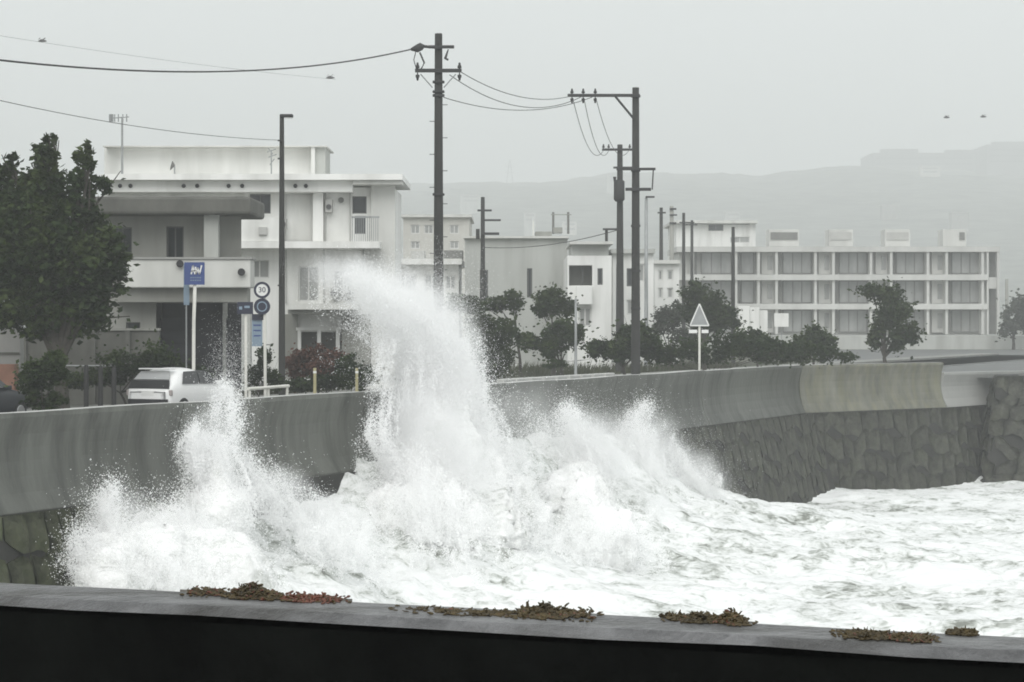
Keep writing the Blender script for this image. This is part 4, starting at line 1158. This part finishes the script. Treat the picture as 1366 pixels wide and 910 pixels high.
def ex1(root, Y):
    for px in (557,613): insulator(root, at(px,97,Y-0.2), -1); insulator(root, at(px,94,Y-0.2), 1)
    mb = MB(); mb.tube([at(585,64,Y-.2), at(566,62,Y-.22), at(562,62,Y-.24), at(556,65,Y-.26), at(548,66,Y-.3)], [.04,.05,.13,.13,.04], 8); mb.build('strain_insulator', m_poledark, root)
    MB().tube([at(598,66,Y-.2), at(594,78,Y-.3), at(598,80,Y-.3)], [.02,.05,.04], 6).build('surge_arrester', m_poledark, root)
    for (a, b) in ((561,577), (608,592)):
        MB().cyl(at(a,99,Y-.2), at(b,117,Y-.16), 0.022, n=6).build('brace', m_steel, root)
    MB().tube([at(555,68,Y-.26), at(552,80,Y-.2), at(556,94,Y-.2)], .016, 5).build('jumper', m_wire, root)
    MB().tube([at(560,70,Y-.24), at(566,84,Y-.2), at(562,92,Y-.2)], .03, 5).build('jumper', m_wire, root)
    for py in (108,121,126,258): MB().tube([at(585,py,Y), at(585,py+3,Y)], [.20,.20], 12).build('band', m_poledark, root)
    for k in range(12):
        py = 140+k*22; s = -1 if k % 2 else 1
        p_ = at(585,py,Y); MB().cyl(p_, p_+Vector((s*0.3,-0.02,0)), 0.012, n=5).build('step_bolt', m_poledark, root)
def s_bar(root): pass
pole_thing('utility_pole', 'tall dark utility pole rising out of the spray plume', 585, 75, 45, 0.185, 0.125,
           [(63.5,572,606,.05), (95,554,616,.06)], extra=ex1)
def ex2(root, Y):
    for px in (763,778,794): insulator(root, at(px,127,Y-.15), 1); insulator(root, at(px,129,Y-.15), -1)
    MB().cyl(at(821,129,Y-.15), at(845,158,Y-.15), 0.05, n=6).build('brace', m_poledark, root)
    MB().cyl(at(871.5,227,Y-.2), at(870,253,Y-.2), 0.03, n=6).build('link_rod', m_poledark, root)
    for py in (127,226,252,300,360,410): MB().tube([at(848,py,Y), at(848,py+3,Y)], [.19,.19], 12).build('band', m_poledark, root)
pole_thing('utility_pole', 'dark utility pole with one long side arm, the nearer of the pair', 848, 90, 117, 0.19, 0.135,
           [(128,757,853,.06), (226,822,874,.05), (253,834,868,.06)], extra=ex2)
def ex3(root, Y):
    MB().tube([at(826,240,Y-.3), at(826,242,Y-.3), at(826,266,Y-.3), at(826,269,Y-.3)], [.18,.29,.29,.2], 12).build('transformer', m_poledark, root, smooth=True)
    MB().tube([at(820,243,Y-.6), at(820,236,Y-.6)], [.05,.09], 8).build('bushing', m_poledark, root)
    for px in (805,812,840): insulator(root, at(px,199,Y-.15), 1)
pole_thing('utility_pole', 'utility pole carrying a transformer can, left and behind the nearer one', 827, 120, 193, 0.24, 0.14,
           [(200,803,846,.06), (224,818,850,.05)], extra=ex3)
def ex4(root, Y):
    MB().box(PX(635,Y), PX(640,Y), Y-.6, Y-.2, PZ(319,Y), PZ(306,Y)).build('transformer', m_pole, root)
pole_thing('utility_pole', 'distant utility pole with stacked crossarms against the grey hall', 644, 138, 263, 0.17, 0.12,
           [(281,637,656,.06), (294,643,668,.06), (312,643,666,.08)], extra=ex4)
pole_thing('lamp_post', 'slim grey lamp post just right of the paired poles', 862, 128, 264, 0.12, 0.09, [(263,861,873,.05)], mat=m_steel, cat='street lamp')
pole_thing('utility_pole', 'thin distant utility pole, first of the row beyond the lamp post', 882, 178, 277, 0.19, 0.13, [(284,877,888,.06)])
pole_thing('utility_pole', 'thicker pole wrapped in boxes within the distant row', 896, 190, 275, 0.22, 0.16, [(279,893,902,.08), (287,893,903,.06), (298,893,902,.08)], mat=m_midgrey)
pole_thing('utility_pole', 'thin distant utility pole with short arms above the dark wedge-shaped tree', 912, 185, 284, 0.17, 0.12, [(297,906,926,.05)])
pole_thing('utility_pole', 'short thin pole at the right of the distant row', 923, 215, 294, 0.18, 0.13, [(300,914,930,.06)])
pole_thing('utility_pole', 'bare straight pole in front of the left flats', 978, 150, 303, 0.15, 0.11)
pole_thing('utility_pole', 'thin post with small head beside the white villa corner', 809, 140, 306, 0.12, 0.09, [(306,804,826,.06)])
pole_thing('utility_pole', 'slender grey stay post before the white villa', 768, 100, 398, 0.07, 0.05, mat=m_steel)
pole_thing('utility_pole', 'hazy stump of a pole past the right end of the flats', 1343, 232, 372, 0.2, 0.16, mat=m_midgrey)
# street lamp near
Y = 77.0
sl = empty('street_lamp', (PX(376,Y), Y, 0), 'slim grey street lamp with short flat head before the white house', 'street lamp')
MB().tube([at(376,428+2.9*F/Y,Y), at(376,330,Y), at(376,153,Y)], [.12,.10,.075], 12).build('shaft', m_pole, sl, smooth=True)
MB().box(PX(373.5,Y), PX(391,Y), Y-.12, Y+.12, PZ(157,Y), PZ(152.5,Y)).build('lamp_head', m_poledark, sl, bevel=0.03)
MB().box(PX(380,Y), PX(390,Y), Y-.09, Y+.09, PZ(157.8,Y), PZ(157.1,Y)).build('lamp_lens', m_signwhite, sl)
for py in (187, 211, 380): MB().box(PX(371,Y), PX(376,Y), Y-.16, Y-.10, PZ(py+2,Y), PZ(py,Y)).build('bracket', m_poledark, sl)

def wire(label, pts, r, group=None, name='power_line'):
    mb = MB(); mb.tube(pts, r, 6); o = mb.build(name, m_wire, loc=pts[0])
    return tag(o, label, 'power line', group)
def sag(a, b, drop, n=24):
    a = Vector(a); b = Vector(b)
    return [a.lerp(b, i/n) - Vector((0,0,drop*4*(i/n)*(1-i/n))) for i in range(n+1)]
# the line that comes toward the camera past the left edge
wa = at(548,66,74.7); wb = at(-260,42,42)
wire('thick sagging cable from the tall pole out of the left edge', sag(wa, wb, 0.75, 30), 0.024)
wire('faint upper wire at the top left, in the sky', sag(at(448,106,76), at(-60,38,52), 0.1), 0.0035)
wire('faint thin wire running down to the street lamp', sag(at(372,187,77), at(-200,84,50), 0.35), 0.010)
wire('upper of the sagging wires between the tall pole and the paired poles', sag(at(613,95,75), at(763,128,89.8), 0.45), 0.014)
wire('middle of the sagging wires between the tall pole and the paired poles', sag(at(600,100,75), at(778,128,89.8), 0.75), 0.014)
wire('lowest of the sagging wires between the tall pole and the paired poles', sag(at(592,130,75), at(794,128,89.8), 0.5), 0.014)
for k, (xa, xb) in enumerate(((764,806), (779,813), (795,840))):
    wire(['left', 'middle', 'right'][k] + ' of the three loops dropping from the long arm to the transformer pole', sag(at(xa,131,89.8), at(xb,199,119.8), 1.1), 0.014)
wire('low slack wire crossing in front of the grey hall roof', sag(at(827,306,119.8), at(644,330,137.8), 0.35), 0.022)
wire('short wire between the thin distant poles', sag(at(914,297,184.8), at(1000,299,214), 0.1), 0.025)

# ------------------------------------------------------------------ signs, bollards, rails
def text_mesh(root, txt, centre, size, mat, name='lettering'):
    cu = bpy.data.curves.new(name, 'FONT'); cu.body = txt; cu.size = size; cu.align_x = 'CENTER'; cu.align_y = 'CENTER'; cu.extrude = 0.004
    tmp = bpy.data.objects.new('tmp', cu); col.objects.link(tmp)
    dg = bpy.context.evaluated_depsgraph_get()
    me = bpy.data.meshes.new_from_object(tmp.evaluated_get(dg))
    bpy.data.objects.remove(tmp)
    me.materials.clear(); me.materials.append(mat)
    o = link(name, me, root); o.location = Vector(centre) - ORG[root.name]; o.rotation_euler = (R(90), 0, 0)
    return o
def disc(mb, c, r0, r1, n=28, th=0.02):
    c = Vector(c); vs = []; fs = []
    for k in range(n):
        a = 2*math.pi*k/n; e = Vector((math.cos(a), 0, math.sin(a)))
        vs += [c+e*r0, c+e*r1, c+e*r0+Vector((0,th,0)), c+e*r1+Vector((0,th,0))]
    for k in range(n):
        i, j = 4*k, 4*((k+1)%n)
        fs += [(i,i+1,j+1,j), (i+2,j+2,j+3,i+3), (i+1,i+3,j+3,j+1)]
        if r0 > 0: fs.append((i,j,j+2,i+2))
    mb.add(vs, fs)
Y = 70.0
sb = empty('blue_road_sign', (PX(258,Y), Y, 0), 'square blue road sign with white marks on a tall white post', 'road sign')
MB().tube([(PX(258,Y),Y,0), at(258.5,430,Y), at(261,352,Y)], 0.055, 10).build('post', m_postwhite, sb, smooth=True)
MB().box(PX(246.5,Y), PX(273.5,Y), Y-.10, Y-.075, PZ(380,Y), PZ(350,Y)).build('sign_plate', m_signblue, sb)
mb = MB(); yy = Y-.108
def stroke(mb, a, b, t=0.035):
    a = at(*a, yy); b = at(*b, yy); dv = (b-a).normalized(); pv = Vector((-dv.z,0,dv.x))*t*0.5
    mb.add([a-pv, b-pv, b+pv, a+pv], [(0,1,2,3)])
for (a, b) in (((255,366),(257.5,354)), ((257.5,354),(260,366)), ((261,356),(261.5,366)), ((261.5,366),(264,357)), ((264,357),(266,366)), ((266,366),(269,354)), ((255,362),(261,361))):
    stroke(mb, a, b, 0.045)
mb.build('sign_mark', m_signwhite, sb)
mb = MB()
for py in (370.5, 374):
    for px in range(254, 269, 3): stroke(mb, (px,py), (px+2,py), 0.03)
mb.build('small_lettering', m_signpale, sb)
sp = empty('pale_banner', (PX(248,Y+.4), Y+.4, 0), 'narrow faded blue banner behind the square blue sign', 'sign')
MB().cyl((PX(248.5,Y+.4),Y+.4,0), at(248.5,351,Y+.4), 0.025, n=8).build('post', m_steel, sp)
MB().box(PX(245,Y+.3), PX(252.5,Y+.3), Y+.3, Y+.32, PZ(407,Y+.3), PZ(352,Y+.3)).build('banner', m_signpale, sp)
Y = 72.0
sr_ = empty('round_traffic_signs', (PX(354,Y), Y, 0), 'round white and round dark traffic signs one above the other on a pale post', 'traffic sign')
MB().cyl((PX(354,Y),Y,0), at(353,377,Y), 0.05, n=10).build('post', m_postwhite, sr_)
mb = MB(); disc(mb, at(349.5,387,Y-.10), 0.0, 0.19); s1 = mb.build('speed_sign', m_signwhite, sr_)
mb = MB(); disc(mb, at(349.5,387,Y-.108), 0.19, 0.265, th=0.028); mb.build('rim', m_signdark, s1)
text_mesh(s1, '30', at(349.5,387,Y-.112), 0.24, m_signdark)
mb = MB(); disc(mb, at(349.5,409,Y-.10), 0.0, 0.262); s2 = mb.build('parking_sign', m_signdark, sr_)
mb = MB(); disc(mb, at(349.5,409,Y-.108), 0.13, 0.165, th=0.007); mb.build('ring', m_signpale, s2)
pl = pbox(sr_, 'blue_plate', 336, 350, 427, 462, Y+.1, 0.03, m_signpale)
pbox(sr_, 'dark_plate', 336, 352, 419, 427, Y+.05, 0.03, m_signdark)
for py in (433, 440, 447): pbox(pl, 'print_line', 338, 348, py, py+2, Y+.095, 0.004, m_signblue)
Y = 68.0
sd_ = empty('dark_sign', (PX(328,Y), Y, 0), 'small dark sign on a white post in front of the round signs', 'sign')
MB().cyl((PX(328,Y),Y,0), at(328,404,Y), 0.045, n=10).build('post', m_postwhite, sd_)
MB().box(PX(317,Y), PX(338,Y), Y-.10, Y-.06, PZ(419,Y), PZ(403,Y)).build('sign_plate', m_signdark, sd_)
pbox(sd_, 'print_mark', 319, 323, 409, 413, Y-.108, 0.006, m_signpale)
pbox(sd_, 'print_mark', 326, 333, 408, 411, Y-.108, 0.006, m_signpale)
Y = 95.0
st = empty('triangle_sign', (PX(933,Y), Y, 0), 'pale triangular warning sign on a thin white post above the wall', 'road sign')
MB().cyl((PX(933,Y),Y,0), at(933,409,Y), 0.05, n=10).build('post', m_postwhite, st)
mb = MB(); mb.prism([at(933,405,Y-.08), at(946,435,Y-.08), at(920,435,Y-.08)], (0,1,0), 0.02); pt = mb.build('sign_plate', m_steel, st)
mb = MB()
for (a, b) in (((933,405.5),(945.5,434.5)), ((945.5,434.5),(920.5,434.5)), ((920.5,434.5),(933,405.5))):
    mb.cyl(at(*a,Y-.09), at(*b,Y-.09), 0.03, n=5)
mb.build('rim', m_signwhite, pt)
for (a, b) in ((919,930), (936,945)): pbox(st, 'supplementary_plate', a, b, 440, 444.5, Y-.07, 0.02, m_signwhite)
for k, px in enumerate((420, 476)):
    Yb = 72.5 if k == 0 else 74.5
    bo = empty('yellow_bollard', (PX(px,Yb), Yb, 0), ['pale yellow road bollard nearer the street lamp', 'pale yellow road bollard beside the spray plume'][k], 'bollard', 'yellow bollards on the wall edge')
    MB().cyl((PX(px,Yb),Yb,0), at(px,491,Yb), 0.055, 0.05, 10).build('post', m_yellow, bo)
    MB().cyl(at(px,495,Yb), at(px,498,Yb), 0.058, 0.058, 10).build('band', m_signwhite, bo)
rl_ = empty('low_rail', at(358,525,66), 'low pale pipe rail on the wall by the sign posts', 'rail')
mb = MB(); mb.cyl(at(331,519,66), at(385,515,68), 0.05, n=8); mb.build('rail_pipe', m_postwhite, rl_)
for px, py, yy in ((333,519,66.1), (358,517,67), (383,515,67.9)):
    MB().cyl((PX(px,yy),yy,0.1), at(px,py,yy), 0.04, n=8).build('rail_post', m_postwhite, rl_)
for k, (px, top) in enumerate(((115,487), (134,488), (152,490))):
    dp = empty('dark_bollard', (PX(px,66), 66, 0), ['leftmost', 'middle', 'right'][k] + ' of three dark guard posts behind the wall, left of the car', 'bollard', 'dark guard posts')
    MB().tube([(PX(px,66),66,0), at(px,top+3,66), at(px,top,66)], [.075,.07,.05], 10).build('post', m_poledark, dp)
gr = empty('guard_rail', at(130,500,67), 'thin grey hand rail behind the dark guard posts', 'rail')
MB().cyl(at(86,488,73), at(196,488,73), 0.025, n=6).build('rail_pipe', m_steel, gr)
for px in (87, 195): MB().cyl((PX(px,73),73,0), at(px,488,73), 0.025, n=6).build('rail_post', m_steel, gr)
kb = empty('kerb_block', at(105,540,60), 'long pale kerb block lying along the road, left of the car', 'kerb')
mb = MB(); mb.obox(W(9.5,-4.2,0.42), (U[0],U[1],0), nw, 2.2, 0.12, 0.10); mb.build('block', m_cope, kb, bevel=0.03)
for q in (8.0, 11.0):
    mb = MB(); mb.obox(W(q,-4.2,0.16), (U[0],U[1],0), nw, 0.15, 0.1, 0.158); mb.build('foot', m_pave, kb)
# blocks and rubbish on the wall top right of the plume
rb = random.Random(3)
for k in range(9):
    s = 29 + k*1.15; mb = MB(); mb.obox(W(s,-0.95,0.13+0.40), (U[0],U[1],0), nw, 0.45, 0.14, 0.40)
    tag(mb.build('kerb_stone', m_cope, loc=W(s,-0.95,0.13), bevel=0.03), 'pale stone block in the row behind the wall, right of the plume', 'kerb stone', 'pale blocks in a row behind the wall')

# ------------------------------------------------------------------ cars
def car(name, label, pos, head, paint, L_=3.95, Wd=1.69, H=1.50):
    root = empty(name, (0,0,0), label, 'car')
    hw = Wd/2
    # stations along the car: y, underside, belt height, roof height, belt half width, roof half width
    st_ = [(-1.95,.42,.78,.80,.62,.55), (-1.90,.32,.88,.92,.74,.66), (-1.78,.26,.96,1.02,.80,.66), (-1.40,.24,.97,1.43,.83,.60), (-0.9,.22,.96,1.50,.845,.62), (-0.2,.22,.95,1.50,.845,.62),
           (0.30,.22,.93,1.36,.845,.57), (0.95,.22,.92,.98,.84,.70), (1.5,.24,.86,.88,.82,.66), (1.85,.30,.72,.74,.74,.60), (1.95,.40,.62,.63,.62,.50)]
    vs = []; fs = []; n = 12
    for (y, zu, zb, zr, wb, wr) in st_:
        half = [(0,zu), (wb*.88,zu), (wb,zu+.12), (wb*1.01,(zu+zb)/2), (wb,zb), (wr,zr-.03), (0,zr)]
        ring = half + [(-x, z) for x, z in half[-2:0:-1]]
        vs += [(x, y, z) for x, z in ring]
    n = 12
    for i in range(len(st_)-1):
        for k in range(n): fs.append((i*n+k, i*n+(k+1)%n, (i+1)*n+(k+1)%n, (i+1)*n+k))
    fs.append(tuple(range(n))); fs.append(tuple(range((len(st_)-1)*n, len(st_)*n)))
    body = MB().add(vs, fs).build('body', paint, root, smooth=True)
    sm = body.modifiers.new('round', 'SUBSURF'); sm.levels = 2; sm.render_levels = 2
    def quad(name, pts, mat, par, th=0.012, nrm=(0,-1,0)):
        mb = MB(); mb.prism(pts, nrm, th); return mb.build(name, mat, par)
    # rear window sits proud of the hatch
    quad('rear_window', [(-.62,-1.72,1.12), (.62,-1.72,1.12), (.50,-1.50,1.36), (-.50,-1.50,1.36)], m_hatchglass, root, 0.05, (0,-0.75,0.55))
    mb = MB(); mb.box(-.56,.56,-1.62,-1.28,1.435,1.475); mb.build('roof_spoiler', paint, root, bevel=0.02)
    quad('windscreen', [(-.60,1.02,.98), (.60,1.02,.98), (.50,.42,1.36), (-.50,.42,1.36)], m_carglass, root, 0.03, (0,0.5,0.8))
    for s in (-1, 1):
        mb = MB(); mb.prism([(s*.80,-1.30,1.0), (s*.81,-.40,.99), (s*.675,-.40,1.37), (s*.665,-1.05,1.36)], (s,0,0.35), 0.035); mb.build('side_window', m_carglass, root)
        mb = MB(); mb.prism([(s*.81,-.34,.99), (s*.80,.72,.98), (s*.68,.20,1.34), (s*.675,-.34,1.37)], (s,0,0.35), 0.035); mb.build('side_window', m_carglass, root)
        mb = MB(); mb.box(*(sorted((s*.60, s*.80))), -1.90, -1.80, .66, .84); mb.build('tail_lamp', m_red, root, bevel=0.03)
        mb = MB(); mb.box(*(sorted((s*.82, s*.98))), .55, .68, .95, 1.07); mb.build('door_mirror', paint, root, bevel=0.03)
        for y in (-1.25, 1.25):
            wh = MB(); wh.tube([(s*.66,y,.30), (s*.68,y,.30), (s*.83,y,.30), (s*.85,y,.30)], [.27,.30,.30,.27], 20); w_ = wh.build('wheel', m_tyre, root, smooth=False)
            rm = MB(); rm.tube([(s*.851,y,.30), (s*.862,y,.30)], [.19,.17], 16); rm.build('rim', m_rim, w_)
    MB().box(-.70,.70,-1.97,-1.90,.40,.56).build('bumper_strip', m_blackplastic, root, bevel=0.02)
    MB().box(-.22,.22,-1.955,-1.92,.66,.80).build('number_plate', m_signwhite, root)
    quad('hatch_garnish', [(-.72,-1.885,.86), (.72,-1.885,.86), (.66,-1.76,1.10), (-.66,-1.76,1.10)], m_blackplastic, root, 0.05, (0,-0.9,0.42))
    root.location = pos; root.rotation_euler = (0,0,math.atan2(head[1],head[0]) - R(90))
    return root
cp = at(238, 500, 68); car('parked_car', 'white hatchback on the road behind the seawall, seen from the rear', (cp.x, 69.0, 0), (U[0],U[1]), m_car)
cp = at(-40, 500, 62); car('parked_car', 'dark car at the left edge, mostly out of the picture', (PX(-48,63), 63.6, 0), (U[0],U[1]), m_darkcar)

# ------------------------------------------------------------------ seaweed on the near parapet
def seaweed(label, x0, x1, y0, y1, n, seed, red=0.2, hmax=0.10):
    rl = random.Random(seed)
    dz = EYE - ZT
    def spot(u, v):
        px = x0 + (x1-x0)*u; py = y0 + (y1-y0)*v + (x1-x0)*0.055*(u-.5)
        Yq = dz*F/(py-HZ); return Vector((PX(px,Yq), Yq, ZT))
    def height(u, v):
        uu = np.array([u*(x1-x0)*0.05]); vv = np.array([v*2.2])
        lumps = 0.5+0.5*float(fbm(uu, vv, uu*0+seed*3.7, 4, 0.6)[0])*2.4
        return hmax*max(0.0, math.sin(math.pi*u)**0.8*math.sin(math.pi*v)**0.7*lumps*2.0 - 0.42)
    root = empty('seaweed_clump', spot(.5,.5), label, 'seaweed', 'seaweed thrown on the near parapet')
    nu, nv = max(20, int((x1-x0)/3)), 10; vs = []; fs = []
    for i in range(nu+1):
        for j in range(nv+1):
            u, v = i/nu, j/nv; q = spot(u, v); h = height(u, v)
            q.z += -0.012 + h*rl.uniform(0.75,1.0); vs.append(q)
    for i in range(nu):
        for j in range(nv):
            a0 = i*(nv+1)+j; fs.append((a0, a0+1, a0+nv+2, a0+nv+1))
    MB().add(vs, fs).build('matted_heap', m_weed, root)
    mbs = [MB(), MB()]
    for i in range(n):
        u = rl.uniform(.01,.99); v = rl.uniform(.03,.97)
        h = height(u, v)
        if h <= 0.001 and rl.random() < .93: continue
        p = spot(u, v); zmin = ZT + 0.003; p.z = max(zmin, ZT - 0.012 + h*rl.uniform(.8,1.08))
        pts = [p]; d = Vector((rl.gauss(0,1), rl.gauss(0,1), rl.gauss(0,.18))).normalized()
        for k in range(3):
            d = (d + Vector((rl.gauss(0,.8), rl.gauss(0,.8), rl.gauss(0,.22)))).normalized()
            q = pts[-1] + d*rl.uniform(.005,.013); q.z = max(q.z, zmin); pts.append(q)
        r0 = rl.uniform(.0018,.0055)
        mbs[1 if rl.random() < red*(1 if u > .6 else .12) else 0].tube(pts, [r0*.6, r0*1.3, r0*1.1, r0*.5], 4)
    mbs[0].build('fronds', m_weed2, root)
    if mbs[1].v: mbs[1].build('red_fronds', m_weedred, root)
    return root
seaweed('longest brown seaweed heap with a reddish end, on the parapet at left of centre', 240, 470, 789, 803, 2600, 1, 0.8, 0.040)
seaweed('short brown seaweed heap on the parapet at the middle', 690, 800, 812, 824, 1500, 2, 0.05, 0.036)
seaweed('thin trail of brown weed flat on the parapet below the middle heap', 520, 800, 815, 825, 1300, 3, 0.1, 0.012)
seaweed('brown seaweed heap on the parapet right of the middle', 880, 1010, 822, 834, 1700, 4, 0.1, 0.036)
seaweed('flat brownish weed patch on the parapet near the right end', 1110, 1250, 844, 856, 1800, 5, 0.15, 0.014)
seaweed('small dark weed tuft at the parapet edge near the right end', 1262, 1305, 841, 849, 400, 6, 0.0, 0.025)

# ------------------------------------------------------------------ gulls
def bird(label, px, py, Yb, span, roll):
    c = at(px,py,Yb)
    root = empty('bird', c, label, 'bird')
    mb = MB(); mb.tube([c+Vector((-.22,0,0)), c+Vector((-.1,0,.02)), c+Vector((.08,0,.02)), c+Vector((.2,0,0))], [.02,.07,.06,.015], 8); mb.build('body', m_bird, root, smooth=True)
    for s in (-1,1):
        t = Vector((0.05, s*0.3, 0.0))
        mid = c + Vector((s*span*.25, s*.1, .16+roll*s*.05)); tipv = c + Vector((s*span*.5, s*.15, .06+roll*s*.1))
        MB().add([c+Vector((-.06*s,-.10,.03)), mid+Vector((0,-.09,0)), tipv, mid+Vector((0,.09,0)), c+Vector((-.06*s,.10,.03)), c+Vector((0,0,.06))],
                 [(0,1,3,4), (1,2,3), (0,1,3,5)]).build('wing', m_bird, root)
for (lab, px, py, Yb) in (('left of two tiny birds in the sky at the right', 1263, 157, 150), ('right of two tiny birds in the sky at the right', 1312, 156, 150),
                          ('tiny bird at the top left of the sky', 57, 55, 110), ('tiny bird left of the tall pole', 441, 104, 110)):
    bird(lab, px, py, Yb, 0.42, 0.3)

# ------------------------------------------------------------------ haze: one closed box of sea mist round everything
hz = MB().box(-1560, 1560, -60, 3050, -7.6, 225).build('haze', m_white)
hm = bpy.data.materials.new('sea_haze'); hm.use_nodes = True
hn = hm.node_tree; hn.nodes.clear()
pv = hn.nodes.new('ShaderNodeVolumePrincipled')
pv.inputs['Color'].default_value = (0.94,0.955,0.955,1)
pv.inputs['Density'].default_value = 0.0009
pv.inputs['Anisotropy'].default_value = 0.0
ho = hn.nodes.new('ShaderNodeOutputMaterial')
hn.links.new(pv.outputs[0], ho.inputs['Volume'])
hz.data.materials.clear(); hz.data.materials.append(hm)
tag(hz, 'pale sea mist filling the air', 'haze', kind='stuff')
